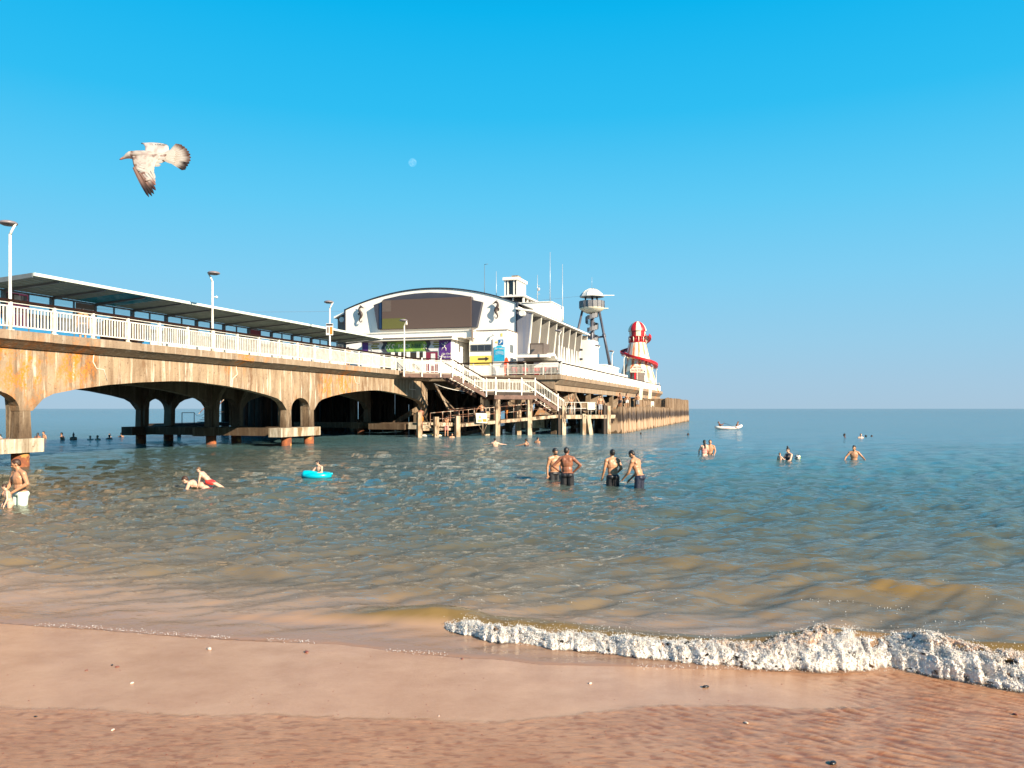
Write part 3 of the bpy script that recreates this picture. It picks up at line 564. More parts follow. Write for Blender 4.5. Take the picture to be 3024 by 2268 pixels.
# ---- white railing on the near edge
rail = thing('pier_railing', 'long white railing with dark wooden handrail along the concrete viaduct', 'railing', PW(0,0,5.49), PANG)
pm = MB(); pm.box(-.055,.055,-.055,.055,0,1.14); pm.box(-.13,.13,-.08,.08,.0,.035); pm = pm.mesh('post', MT['rail'])
bm_ = MB(); bm_.box(-.022,.022,-.022,.022,.2,.93); bm_ = bm_.mesh('baluster', MT['rail'])
rm = MB(); rm.box(.06,1.94,-.03,.03,.93,.985); rm.box(.06,1.94,-.03,.03,.15,.2); rm.box(.06,1.94,-.022,.022,1.085,1.125); rm = rm.mesh('rail_frame', MT['rail'])
for k in range(-3, 21):
    x = .58 + 2*k; link('post', pm, rail, loc=(x,.22,0))
    if k < 20:
        link('rail_frame', rm, rail, loc=(x,.22,0))
        for j in range(12): link('baluster', bm_, rail, loc=(x+.15+j*.1545,.22,0))
m = MB(); m.box(-5.6, 40.65, .15, .28, 1.135, 1.235); m.obj('handrail', MT['handrail'], rail)
m = MB(); m.box(-5.6, 40.65, 12.35, 12.40, 1.0, 1.06); m.box(-5.6, 40.65, 12.35, 12.40, .2, .24)
for k in range(24): m.box(-5.5+2*k, -5.4+2*k, 12.32, 12.43, -.05, 1.15)
frail = thing('far_railing', 'white railing on the far side of the pier behind the glazed shelter', 'railing', PW(0,0,5.47), PANG); m.obj('rails_and_posts', MT['rail'], frail)
# ---- glazed walkway shelter
can = thing('walkway_shelter', 'long grey glazed shelter with wing roof along the middle of the pier', 'shelter', PW(3.6,-6,5.43), PANG)
gm = bpy.data.materials.new('clear_glass'); gm.use_nodes = True; _n = gm.node_tree.nodes; _l = gm.node_tree.links; _n.clear(); _o = _n.new('ShaderNodeOutputMaterial'); _m = _n.new('ShaderNodeMixShader'); _t = _n.new('ShaderNodeBsdfTransparent'); _t.inputs[0].default_value = (.86,.90,.90,1); _g = _n.new('ShaderNodeBsdfGlossy'); _g.inputs['Roughness'].default_value = .02
_m.inputs[0].default_value = .07; _l.new(_t.outputs[0], _m.inputs[1]); _l.new(_g.outputs[0], _m.inputs[2]); _l.new(_m.outputs[0], _o.inputs[0]); MT['clear'] = gm
thin = MB(); thin.box(-.03,.03,-.04,.04,0,2.56); thin = thin.mesh('mullion', MT['canopy'])
thick = MB(); thick.box(-.075,.075,-.09,.09,0,2.60); thick = thick.mesh('post', MT['canopy'])
br = MB(); br.prism([(-.09,2.45),(-.09,2.60),(-3.35,2.80),(-3.35,2.73),(-1.6,2.60)], -.035, .035, 'x'); br = br.mesh('roof_bracket', MT['canopy'])
pn = MB(); pn.box(.04,1.28,-.008,.008,1.62,2.52); pn = pn.mesh('pane', gm)
pn2 = MB(); pn2.box(.04,1.28,-.03,.03,.08,1.42); pb = pn2.mesh('lower_panel', MT['blue']); pn2 = MB(); pn2.box(.04,1.28,-.03,.03,.08,1.42); pg = pn2.mesh('lower_panel', MT['pale'])
dk = MB(); dk.box(.04,1.28,-.035,.035,1.43,1.61); dk = dk.mesh('sill_band', MT['darkband'])
def rp_(mat):
    q = MB(); q.prism([(-3.45,2.83),(-.02,2.62),(-.02,2.70),(-3.45,2.91)], .012, 1.308, 'x')
    for j in range(5): q.prism([(-3.40,2.80),(-.1,2.60),(-.1,2.622),(-3.40,2.826)], .1+j*.25, .15+j*.25, 'x')
    return q.mesh('roof_panel', mat)
r1 = rp_(MT['sheet']); r2 = rp_(MT['bluesky'])
for k in range(26):
    x = .06 + 1.32*k
    if k % 2 == 1: link('post', thick, can, loc=(x,0,0)); link('roof_bracket', br, can, loc=(x,0,0))
    else: link('mullion', thin, can, loc=(x,0,0))
    if k < 25:
        link('pane', pn, can, loc=(x,0,0)); link('lower_panel', pb if k < 8 else pg, can, loc=(x,0,0)); link('sill_band', dk, can, loc=(x,0,0))
        link('roof_panel', r2 if k in (4,5) else r1, can, loc=(x,0,0))
m = MB(); m.box(-.02, 33.1, -3.56, -3.46, 2.82, 2.96); m.obj('roof_edge', MT['sheetw'], can)
m = MB(); m.prism([(-3.44,2.76),(.1,2.5),(.1,2.74),(-3.44,2.95)], -.06, .0, 'x'); m.obj('end_beam', MT['canopy'], can)
m = MB(); m.box(0,33.1,-.06,.06,2.525,2.60); m.obj('head_rail', MT['canopy'], can)
def poster(k, mats, z0=1.2, z1=2.5, y=-.05):
    x = .06+1.32*k
    m = MB(); m.box(x+.06,x+1.26,y-.015,y,z0,z1); p = m.obj('poster', mats[0], can)
    for i, (a0,a1,b0,b1,mt) in enumerate(mats[1]):
        m = MB(); m.box(x+a0,x+a1,y-.022,y-.016,b0,b1); m.obj('print_block', MT[mt], p)
poster(1, (MT['pink'], [(.1,.75,2.0,2.46,'brown'),(.5,1.0,2.05,2.4,'pale'),(.85,1.2,1.95,2.42,'wavy'),(.55,1.15,1.62,1.72,'cream'),(.55,1.1,1.5,1.56,'pale')]), z0=.9)
poster(4, (MT['pale'], [(.06,1.26,2.22,2.5,'taupe'),(.12,.55,1.85,2.12,'brown'),(.12,.55,1.5,1.72,'redo'),(.7,1.2,1.6,1.9,'cream')]))
for k in (7, 9, 10, 12, 14): poster(k, (MT['pale'], [(.3,.8,1.75,1.95,'brown'),(.85,1.15,1.85,1.9,'brown')]), z0=1.4, z1=2.05)
poster(15, (MT['maroon'], [(.06,1.26,1.8,2.05,'pale')]))
for k in (17, 20, 22, 23): poster(k, (MT['pale'], [(.3,.8,1.75,1.95,'signblue')]), z0=1.3, z1=2.1)
# ---- lamp posts
def lamp(h=3.8, flip=1):
    t = thing('lamp_post', '', 'lamp post')
    m = MB(); m.tube([(0,0,0),(0,0,.9),(0,0,.92),(0,0,h)], [.085,.085,.06,.05], 12); m.obj('pole', MT['rail'], t)
    m = MB(); m.tube([(0,0,h-.03),(.05*flip,0,h+.1),(.22*flip,0,h+.42)], [.05,.045,.04], 8); m.obj('arm', MT['rail'], t)
    m = MB(); m.lathe([(.02,h+.54),(.14,h+.535),(.27,h+.50),(.325,h+.455),(.33,h+.42),(.30,h+.385),(.0,h+.38)], 24, c=(-.07*flip,0)); hd = m.obj('lamp_head', MT['lampg'], t)
    m = MB(); m.lathe([(.24,h+.376),(.2,h+.345),(.0,h+.335)], 20, c=(-.07*flip,0)); m.obj('lens', MT['mesh'], hd)
    return t
lpA = lamp(flip=1); lpB = lamp(flip=-1)
def putlamp(src, s, t, z, label, grp='lamp posts along the pier', first=[0,0]):
    i = 0 if src is lpA else 1
    if not first[i]: first[i] = 1; r = src; r.location = PW(s,t,z)
    else: r = dup(src, PW(s,t,z))
    r['label'] = label; r['group'] = grp; r.rotation_euler = (0,0,0); return r
putlamp(lpA, .57, -.22, 5.49, 'white lamp post at the left edge of the photo, nearest and tallest')
l2 = putlamp(lpB, 12.5, -.22, 5.49, 'white lamp post with a small camera, rising over the middle of the shelter roof')
l3 = putlamp(lpA, 24.55, -.22, 5.49, 'white lamp post carrying a small white and orange notice near the theatre')
l4 = putlamp(lpA, 36.3, -.22, 5.49, 'white lamp post in front of the green climbing centre banner')
m = MB(); m.tube([(0,0,2.95),(.2,0,2.95)], .02, 6); m.tube([(.18,0,2.88),(.26,0,2.98)], .06, 8); m.obj('camera', MT['rail'], l2)
m = MB(); m.tube([(.16,0,4.1),(.2,-.02,3.85)], .08, 8); m.obj('camera', MT['rail'], l4)
nb_ = MB(); nb_.box(-.24,.24,-.09,-.06,1.95,2.75); nbo = nb_.obj('notice', MT['pale'], l3)
for a in ((-.22,.22,2.6,2.72,'black'), (.02,.2,2.0,2.52,'orange'), (-.18,-.05,2.1,2.5,'taupe')):
    m = MB(); m.box(a[0],a[1],-.098,-.091,a[2],a[3]); m.obj('print_block', MT[a[4]], nbo)
for s,t,z,lb,sr in ((48.7,9.9,5.5,'white lamp post in front of the grey fins of the theatre side',lpA),(67.1,9.9,5.5,'white lamp post beside the spiral stair of the tower',lpA),(76.1,9.9,5.5,'white lamp post just left of the striped slide tower, nearest to it',lpA),(85.2,9.9,5.5,'white lamp post in front of the left flank of the striped slide tower',lpA),
    (114.4,9.9,5.5,'lamp post half hidden at the right edge of the striped slide tower',lpA),(122.4,9.6,5.5,'lamp post at the seaward end of the pier, left one of the pair',lpA),(125,8.2,5.5,'lamp post at the seaward end of the pier carrying a red lifebuoy',lpA)):
    o = putlamp(sr, s, t, z, lb)
    if 'lifebuoy' in lb:
        lf = thing('lifebuoy', 'small red lifebuoy hung on the last lamp post of the pier', 'lifebuoy', PW(s,t,z+1.8)+Vector((0,-.08,0)))
        m = MB(); m.tube([(.28*math.cos(a),0,.28*math.sin(a)) for a in [i*math.pi/8 for i in range(17)]], .07, 6, cap=False); m.obj('ring', MT['red'], lf)
# pole with loudspeakers
sp = thing('speaker_pole', 'slim white pole with small black boxes before the theatre side', 'pole', PW(58.0,9.8,5.5))
m = MB(); m.tube([(0,0,0),(0,0,3.2)], .04, 8); m.obj('pole', MT['rail'], sp)
for z in (.9, 2.0, 3.0): m = MB(); m.box(-.05,.28,-.12,.12,z,z+.22); m.obj('speaker', MT['black'], sp)
# zip-wire cables
def cable(a, b, sag, name, label, cat='cable', r=.012, mat='steel', n=16):
    pts = [Vector(a).lerp(Vector(b), i/n) - Vector((0,0,sag*4*(i/n)*(1-i/n))) for i in range(n+1)]
    m = MB(); m.tube(pts, r, 5); return tag(m.obj(name, MT[mat]), label, cat)
cable((10.0,114.5,18.9), (-45.0,78,12.5), 1.2, 'zip_wire', 'thin steel zip wire running from the tower over the theatre to the shore')
# two moored covers on the deck
cart = thing('covered_cart', 'dark brown covered cart parked on the pier before the shelter', 'cart', PW(8.7,-2.6,5.43), PANG)
m = MB(); m.prism([(-.9,.35),(.9,.35),(.95,.9),(.80,1.35),(.4,1.52),(-.3,1.52),(-.8,1.3),(-.95,.9)], -.5,.5); m.obj('body', MT['handrail'], cart)
for x in (-.6,.6):
    for y in (-.52,.44): m = MB(); m.tube([(x,y,.2),(x,y+.08,.2)], .2, 14); m.obj('wheel', MT['black'], cart)
# ------------------------------------------------------------------ pier head (wide seaward part)
head = thing('wide_pier', 'wide concrete pier head with sloping braces, carrying the theatre and the rides', 'pier', PW(46.5,0,0), PANG)
HX = 46.5
def hx(s): return s - HX
S0, S1, TR, TL = 46.8, 124.0, 10.6, -22.6
m = MB(); m.box(hx(46.5), hx(S1), -TR+.03, -TL, 5.12, 5.46); m.obj('deck_slab', MT['deck'], head)
for i in range(26):
    s = 46.5 + 3*i; m = MB(); m.box(hx(s)+.01, hx(min(s+3, S1))-.01, -TR, -TR+.4, 5.09, 5.52); m.obj('edge_slab', MT['kerb'], head)
for i in range(7):
    t = .02 + 1.5*i; m = MB(); m.box(-.03, .35, -min(t+1.49, 10.58), -t, 5.07, 5.50); m.obj('edge_slab', MT['kerb'], head)
m = MB(); m.prism([(-TR+.05,5.08),(-10.0,5.08),(-10.0,4.62),(-10.12,4.62)], .3, hx(S1), 'x'); m.obj('cornice', MT['kerb'], head)
for i in range(13):
    s = 46.9+6*i; m = MB(); m.box(hx(s), hx(s)+5.98, -10.02, -9.6, 4.05, 4.615); m.obj('edge_beam', MT['kerb'], head)
m = MB(); m.box(.15, .5, -10.0, 22, 4.2, 5.06); m.obj('front_beam', MT['kerb'], head)
for s in (47.3, 55.3, 62.4, 69.4, 76.4, 83.3, 90.3, 97.3, 104.3, 111.3, 118.3):
    m = MB(); m.box(hx(s), hx(s)+.42, -9.95, -9.45, -2.5, 4.04); m.obj('column', MT['leg'], head)
    for t in (3, -4, -11, -18):
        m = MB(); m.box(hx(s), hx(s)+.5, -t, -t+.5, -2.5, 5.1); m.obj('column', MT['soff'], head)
        m = MB(); m.bar((hx(s)+.25,-t+.25,.2), (hx(s)+6.8,-t+.25,4.4), .35, .5); m.obj('brace', MT['soff'], head)
for s in (55.3, 69.4, 83.3, 97.3, 111.3):
    for sg in (-1, 1):
        a = (hx(s)+.2+sg*.3, 4.03); b2 = (hx(s)+.2+sg*6.2, 1.45)
        m = MB(); m.prism([(a[0]-.32*sg, a[1]), (a[0]+.28*sg, a[1]), (b2[0]+.3*sg, b2[1]), (b2[0]-.35*sg, b2[1])], -9.75, -7.2); m.obj('sloping_brace', MT['kerb'], head)
# dark piles added to block light under the deck, far side and behind viaduct
pl = MB(); pl.tube([(0,0,-2.5),(0,0,5.08)], .24, 7); pl = pl.mesh('added_pile', MT['tdark'])
for i in range(44): link('added_pile', pl, head, loc=(3.6 + .25*math.sin(i*2.1), 1.2+.49*i, 0))
for i in range(120): link('added_pile', pl, head, loc=(-5+.70*i, 22.2+.2*math.sin(i*1.7), 0))
m = MB(); m.box(-9, 3, 12.7, 22.4, 4.7, 5.05); m.obj('wing_deck', MT['soff'], head)
for i in range(22): link('added_pile', pl, head, loc=(-8.2+.5*i, 17.5+.3*math.sin(i*2.7), 0))
# heavy raking struts between the viaduct end and the head
for a, b2, w, h, mt in (((-4.9,-.3,4.5),(-3.3,-1.7,.9),.16,.16,'kerb'), ((-2.2,-2.0,1.0),(1.0,-8.2,3.9),.5,.62,'leg'), ((-1.5,1.0,3.9),(-3.5,-2.5,1.2),.2,.3,'soff'), ((-5.0,4.5,.6),(-2.8,1.5,2.9),.3,.45,'leg')):
    m = MB(); m.bar(a, b2, w, h); m.obj('raking_strut', MT[mt], head)
m = MB(); m.box(-4.6,-.1,-1.2,12.8,4.85,5.42); m.obj('link_slab', MT['soff'], head)
m = MB(); m.box(-7.5, 3.0, 1.5, 5.0, .55, 1.05); m.obj('low_cap', MT['leg'], head)
# ---- landing stage with stairs (local x along its front, y away from the beach)
st_ = thing('landing_stage', 'weathered timber landing stage with steel stairs beside the pier', 'landing stage', GO, GANG)
def part(n, mat, mb, p=st_, **k): return mb.obj(n, MT[mat] if isinstance(mat, str) else mat, p, **k)
part('upper_landing', 'deck', MB().box(-1.9,2.43,.06,2.6,5.24,5.34))
part('landing_beam', 'rsteel', MB().box(-1.95,2.42,-.02,.10,4.93,5.235)); part('landing_beam', 'rsteel', MB().box(-1.9,2.4,2.3,2.42,4.95,5.235))
def flight(q0, z0, q1, z1, n):
    for p in (0, 1.95):
        part('stringer', 'rsteel', MB().prism([(q0,z0-.10),(q1,z1-.10),(q1,z1-.42),(q0,z0-.42)], p, p+.09))
    for i in range(n):
        f = (i+.5)/n; q = q0+(q1-q0)*f; z = z0+(z1-z0)*f; part('tread', 'rrail', MB().box(q-.14,q+.14,.10,1.94,z-.03,z+.01))
flight(2.43,5.34,5.59,3.72,9); flight(10.37,3.89,13.75,1.95,11)
part('lower_landing', 'deck', MB().box(5.55,10.4,.06,2.5,3.80,3.88)); part('landing_beam', 'tdark', MB().box(5.5,10.45,-.01,.16,3.56,3.795)); 
part('landing_trim', 'rail', MB().box(6.5,9.9,-.05,-.015,3.83,3.885))
part('head_beam', 'rsteel', MB().box(6.35,10.5,-.05,.40,3.19,3.55)); part('head_beam', 'rsteel', MB().box(6.35,10.5,2.0,2.4,3.19,3.55))
for q in (6.5, 9.67):
    for p in (.0, 2.0): part('column', 'tpale', MB().box(q,q+.42,p,p+.42,-2.5,3.185))
# white railings of the landing and the flights
def railing(q0,z0,q1,z1,p,nb,posts):
    f = lambda q: z0+(z1-z0)*(q-q0)/(q1-q0)
    m = MB()
    for dz in (1.0, .90, .10): m.bar((q0,p,f(q0)+dz),(q1,p,f(q1)+dz),.035,.045)
    r_ = part('rail_frame', 'rail', m)
    for q in posts: part('post', 'rail', MB().box(q-.05,q+.05,p-.05,p+.05,f(q)-.35,f(q)+1.22))
    for i in range(nb):
        q = q0+(q1-q0)*(i+.5)/nb; part('baluster', 'rail', MB().box(q-.013,q+.013,p-.012,p+.012,f(q)+.10,f(q)+.90))
    part('handrail', 'handrail', MB().bar((q0,p,f(q0)+1.15),(q1,p,f(q1)+1.15),.08,.08))
for p, nf in ((-.04, 1), (2.35, .4)):
    railing(-1.9,5.34,2.43,5.34,p,int(26*nf),[-1.85,-.3,1.35,2.42]); railing(2.47,5.32,5.59,3.75,p,int(20*nf),[3.39,5.57])
    railing(5.62,3.89,10.37,3.89,p,int(30*nf),[6.47,9.0,10.36]); railing(10.41,3.87,13.4,2.12,p,int(18*nf),[12.72])
# main lower deck, posts and ramp
def plank_run(q0,q1,z0,z1,p0,p1,n):
    for i in range(n):
        a = q0+(q1-q0)*i/n; z = z0+(z1-z0)*i/n; part('plank', 'tpale', MB().box(a+.01,a+(q1-q0)/n-.01,p0,p1,z-.07,z))
plank_run(12.9,18.9,1.79,1.79,.12,4.6,24)
for a,b2 in ((12.95,15.28),(15.68,18.02),(18.42,19.0)): part('edge_beam', 'tpale', MB().box(a,b2,-.06,.11,1.46,1.80))
for q,zt,w in ((13.12,2.63,.38),(15.3,1.9,.36),(18.04,2.64,.36),(-.68,2.09,.36),(.80,1.7,.36),(2.74,1.77,.36)): part('fender_post', 'tpale', MB().box(q,q+w,-.16,.24,-2.5,zt))
part('fender_post', 'tpale', MB().bar((15.95,.1,1.75),(16.5,.1,-1.2),.42,.4)); part('fender_post', 'tdark', MB().box(17.7,18.0,-.05,.3,-2.5,2.7)); part('fender_post','tdark',MB().box(12.8,13.1,.0,.3,-2.5,2.4))
for q in (14.2,16.8,18.6,1.9,4.6,8.2,11.6): part('inner_pile', 'tdark', MB().box(q,q+.3,2.6,2.9,-2.5,1.7 if q>12 else .8)); 
for a,b2 in ((3.08,6.46),(6.98,9.64),(10.12,12.78)):
    part('ramp_beam', 'tpale', MB().prism([(a,.84+.0757*(a-3.06)-.02),(b2,.84+.0757*(b2-3.06)-.02),(b2,1.09+.0757*(b2-3.06)),(a,1.09+.0757*(a-3.06))], .02,.16))
for i in range(26):
    a = 2.9+.385*i; z = 1.07+.0757*(a-3.06); part('plank', 'tpale', MB().box(a,a+.36,.17,2.2,z-.05,z))
def pipe_rail(q0,z0,q1,z1,p,posts,mat='rrail',base=None):
    f = lambda q: z0+(z1-z0)*(q-q0)/(q1-q0)
    part('pipe_rail', mat, MB().tube([(q0,p,f(q0)),(q1,p,f(q1))], .028, 6)); part('pipe_rail', mat, MB().tube([(q0,p,f(q0)-.55),(q1,p,f(q1)-.55)], .022, 6))
    for q in posts: part('rail_post', mat, MB().tube([(q,p,f(q)-1.12),(q,p,f(q))], .025, 6))
pipe_rail(.49,2.01,3.0,2.22,.1,(.5,1.6,2.3)); pipe_rail(3.0,2.22,6.45,2.5,.1,(3.1,3.45,3.95,4.5,5.6,5.95,6.4)); pipe_rail(6.98,2.54,9.6,2.76,.1,(7.0,8.3)); pipe_rail(10.14,2.83,12.8,3.05,.1,(10.2,11.5))
pipe_rail(3.0,2.3,12.6,3.1,2.15,(3.2,5.5,7.8,10.2))
pipe_rail(13.5,2.95,17.0,2.95,.15,(13.6,14.3,14.6,15.3,16.1,16.4,16.95),mat='rail')
for i in range(7): part('rail_post','rail',MB().tube([(13.55+.22*i,.5,1.8),(13.55+.22*i,.5,2.6)],.02,5))
part('steps', 'tpale', MB().box(.0,2.7,.5,1.4,.55,.75).box(-.2,2.6,1.5,2.4,1.0,1.2).box(1.2,2.7,.3,.5,.9,1.2)); part('deck_block','tpale',MB().box(10.6,12.8,2.5,2.9,.6,1.4))
# reinforcing boards behind and under the stage: low dark clutter
for q,p,w,z in ((4.4,2.4,1.8,.1),(7.5,3.0,1.6,.35),(11.0,2.7,1.5,.2),(14.0,3.2,2.0,.5),(16.2,2.9,1.6,.6)): part('low_timber','tdark',MB().bar((q,p,z),(q+w,p+.3,z+.35),.22,.3))
# signs on the stage
sg = thing('warning_sign', 'white and yellow safety notice on a stick frame before the timber ramp', 'sign', GO+GE*5.07-GP*.25, GANG)
m = MB(); m.prism([(-.52,1.18),(.50,1.13),(.42,1.98),(-.60,2.0)],0,.03); m.obj('board', MT['cream'], sg)
for a in ([(-.34,1.55),(-.06,1.55),(-.20,1.88)], [(-.42,1.24),(-.02,1.24),(-.02,1.46),(-.42,1.46)]): m = MB(); m.prism(a,-.012,-.002); m.obj('yellow_mark', MT['yellow'], sg)
m = MB(); m.prism([(.08,1.26),(.44,1.26),(.40,1.5),(.04,1.5)],-.012,-.002); m.obj('red_mark', MT['orange'], sg)
m = MB(); m.tube([(.1,.05,1.2),(.08,.05,-.8)],.03,6).tube([(.08,.05,.4),(-.28,.05,.95)],.018,5).tube([(.08,.05,.2),(.45,.05,.95)],.018,5).tube([(.08,.05,.35),(.38,.0,.0)],.018,5); m.obj('stick_frame', MT['tpale'], sg)
s2 = thing('notice_board', 'blank cream notice board on the railing of the landing stage', 'sign', GO+GE*16.35-GP*.0, GANG)
m = MB(); m.box(-.42,.40,.0,.03,2.28,2.86); m.obj('board', MT['cream'], s2); m = MB(); m.box(-.44,.42,-.012,.04,2.865,2.895); m.obj('frame', MT['rail'], s2)
cable(PW(41.5,.2,4.6), PW(44.5,4.6,4.0), .35, 'mooring_rope', 'slack white rope strung under the upper stair landing', 'rope', .03, 'rail')
# ---- timber fender wall
def fender_mat():
    m = M('tidal_timber', (.33,.22,.13), (.15,.09,.05), scale=2.0, stretch=(1.5,1.5,.22), rough=.85, bump=.6, c3=(.08,.05,.035), s3=1.0, t3=.62)
    nt = m.node_tree; N = nt.nodes; L = nt.links; b = N['Principled BSDF']; src = b.inputs['Base Color'].links[0].from_socket
    g = N.new('ShaderNodeNewGeometry'); s = N.new('ShaderNodeSeparateXYZ'); L.new(g.outputs['Position'], s.inputs[0])
    mp = N.new('ShaderNodeMapping'); mp.inputs['Scale'].default_value = (1.4,1.4,.5); L.new(g.outputs['Position'], mp.inputs[0])
    n = N.new('ShaderNodeTexNoise'); n.inputs['Scale'].default_value = 1.6; n.inputs['Detail'].default_value = 5; L.new(mp.outputs[0], n.inputs['Vector'])
    a = N.new('ShaderNodeMath'); a.operation = 'MULTIPLY_ADD'; a.inputs[1].default_value = 1.5; L.new(n.outputs['Fac'], a.inputs[0]); L.new(s.outputs['Z'], a.inputs[2])
    def band(p0, p1, p2, p3):
        r = N.new('ShaderNodeValToRGB'); e = r.color_ramp.elements; e[0].position = p0; e[0].color = (0,0,0,1); e[1].position = p1; e[1].color = (1,1,1,1)
        for p, v in ((p2,1),(p3,0)): x = e.new(p); x.color = (v,v,v,1)
        mr = N.new('ShaderNodeMath'); mr.operation = 'DIVIDE'; mr.inputs[1].default_value = 5.0; L.new(a.outputs[0], mr.inputs[0]); L.new(mr.outputs[0], r.inputs[0]); return r.outputs[0]
    def mix(f, c0, c1):
        x = N.new('ShaderNodeMix'); x.data_type = 'RGBA'; L.new(f, x.inputs['Factor']); L.new(c0, x.inputs['A']); x.inputs['B'].default_value = (*c1,1); return x.outputs['Result']
    c = mix(band(.0,.01,.34,.38), src, (.44,.29,.18)); c = mix(band(.38,.40,.52,.60), c, (.055,.035,.025)); c = mix(band(.0,.001,.165,.19), c, (.10,.06,.03))
    L.new(c, b.inputs['Base Color']); return m
MT['fend'] = fender_mat()
fw = thing('fender_wall', 'tall weathered timber fender wall along the seaward side of the pier', 'wall', PW(50.5,15.4,0), PANG)
random.seed(5)
def planks(s0, s1, t, top, w, lean=.12):
    s = s0
    while s < s1:
        ww = w*random.uniform(.75,1.2); tp = top + random.uniform(-.10,.08); yo = random.uniform(-.10,.10); ln = random.uniform(0,lean)
        x0 = s-50.5; y = -(t-15.4)+yo
        m = MB(); g = .03
        vs = [(x0+g-ln,y-.13,tp),(x0+ww-g-ln,y-.13,tp),(x0+ww-g-ln,y+.16,tp),(x0+g-ln,y+.16,tp)]
        lo = [(x0+g,y-.28,-1.6),(x0+ww-g,y-.28,-1.6),(x0+ww-g,y+.2,-1.6),(x0+g,y+.2,-1.6)]
        m.add(vs+lo, [(0,1,2,3),(7,6,5,4),(0,4,5,1),(1,5,6,2),(2,6,7,3),(3,7,4,0)]); m.obj('plank', MT['fend'], fw)
        s += ww
planks(50.3, 95, 15.4, 2.52, .62); planks(73.4, 88, 13.4, 3.45, .8); planks(90.5, 123.5, 15.2, 3.9, .62, .06)
m = MB(); m.box(.1, 44, .2, 4.9, 2.15, 2.40); m.obj('walkway', MT['tdark'], fw)
m = MB(); m.box(-.3, -.1, .1, 1.6, -1.6, 2.4); m.obj('end_board', MT['fend'], fw)
m = MB(); m.box(40.3, 40.5, .4, 5, -1.6, 3.8); m.box(73,73.3,.4,5,-1.6,3.8); m.obj('return_wall', MT['fend'], fw)
pr_ = []
for s,z0,s2_,z1,lb in ((81.6,2.4,85.6,5.75,'leaning white timber prop below the striped slide tower, left of two'), (90.7,2.4,95.0,6.0,'leaning white timber prop below the striped slide tower, right of two')):
    t_ = thing('leaning_prop', lb, 'prop', PW(s,12.6,z0), PANG, 'leaning white props'); m = MB(); m.bar((0,0,0),(s2_-s,.3,z1-z0),.42,.5); m.obj('beam', MT['cream'], t_); m = MB(); m.bar((.9,-.1,0),(s2_-s-.8,.2,z1-z0-.9),.10,.10); m.obj('cleat', MT['tpale'], t_)
ch = thing('white_chair', 'white plastic chair on top of the fender wall', 'chair', PW(81.2,14.2,2.4), PANG+2.4)
m = MB(); m.box(-.25,.25,-.25,.25,.40,.45); m.obj('seat', MT['white'], ch); m = MB(); m.box(-.25,.25,.22,.26,.45,.9); m.obj('backrest', MT['white'], ch)
for x in (-.23,.23):
    for y in (-.23,.23): m = MB(); m.box(x-.025,x+.025,y-.025,y+.025,0,.4); m.obj('leg', MT['white'], ch)
# ---- parapet and front railing of the head
pp_ = thing('white_parapet', 'long solid white parapet along the right side of the pier head', 'parapet', PW(46.8,10.45,5.52), PANG)
for i in range(25):
    x = 3.0*i; m = MB(); m.box(x+.012, x+2.988, 0, .07, .02, 1.04); m.obj('panel', MT['wall'], pp_)
m = MB(); m.box(0, 75, -.05, .12, 1.045, 1.15); m.obj('top_rail', MT['handrail'], pp_)
for i in range(38): m = MB(); m.box(.3+2*i,.5+2*i,-.06,-.01,-.02,.10); m.obj('bracket', MT['bronze'], pp_)
fr_ = thing('front_railing', 'white barred railing across the front of the pier head', 'railing', PW(46.7,0.3,5.50), PANG)
for i in range(7):
    y = -1.72*i; m = MB(); m.box(-.06,.06,y-.06,y+.06,0,1.14); m.obj('post', MT['rail'], fr_)
    if i < 6:
        m = MB(); m.box(-.03,.03,y-1.66,y-.06,.93,.985); m.box(-.03,.03,y-1.66,y-.06,.12,.17); m.obj('rail_frame', MT['rail'], fr_)
        for j in range(12): m = MB(); m.box(-.02,.02,y-.14-.127*j-.03,y-.14-.127*j,.17,.93); m.obj('baluster', MT['rail'], fr_)
m = MB(); m.box(-.06,.07,-10.35,.1,1.14,1.24); m.obj('handrail', MT['handrail'], fr_)
rb_ = thing('red_barrier','long low dark red barrier standing behind the white front railing','barrier',PW(47.5,5.0,5.47),PANG)
for i in range(9): m = MB(); m.box(0,.06,-.56*i-.5,-.56*i,.05,.72); m.obj('panel',MT['maroon' if i%3==1 else 'red'] if i%2 else MT['black'],rb_)
m = MB(); m.box(-.01,.07,-5.1,.05,.725,.76); m.obj('top_bar',MT['maroon'],rb_)
er = thing('end_railing', 'thin open railing at the far seaward corner of the pier', 'railing', PW(122.0,10.3,5.5), PANG)
m = MB()
for i in range(9): m.box(-.05,.05,i*1.2,i*1.2+.08,0,1.6)
m.box(-.03,.03,0,9.7,1.5,1.58).box(-.03,.03,0,9.7,.8,.86); m.obj('rails', MT['rail'], er)
m = MB(); m.box(-5,0,-.02,.04,0,.95); m.obj('panel', MT['wall'], er)
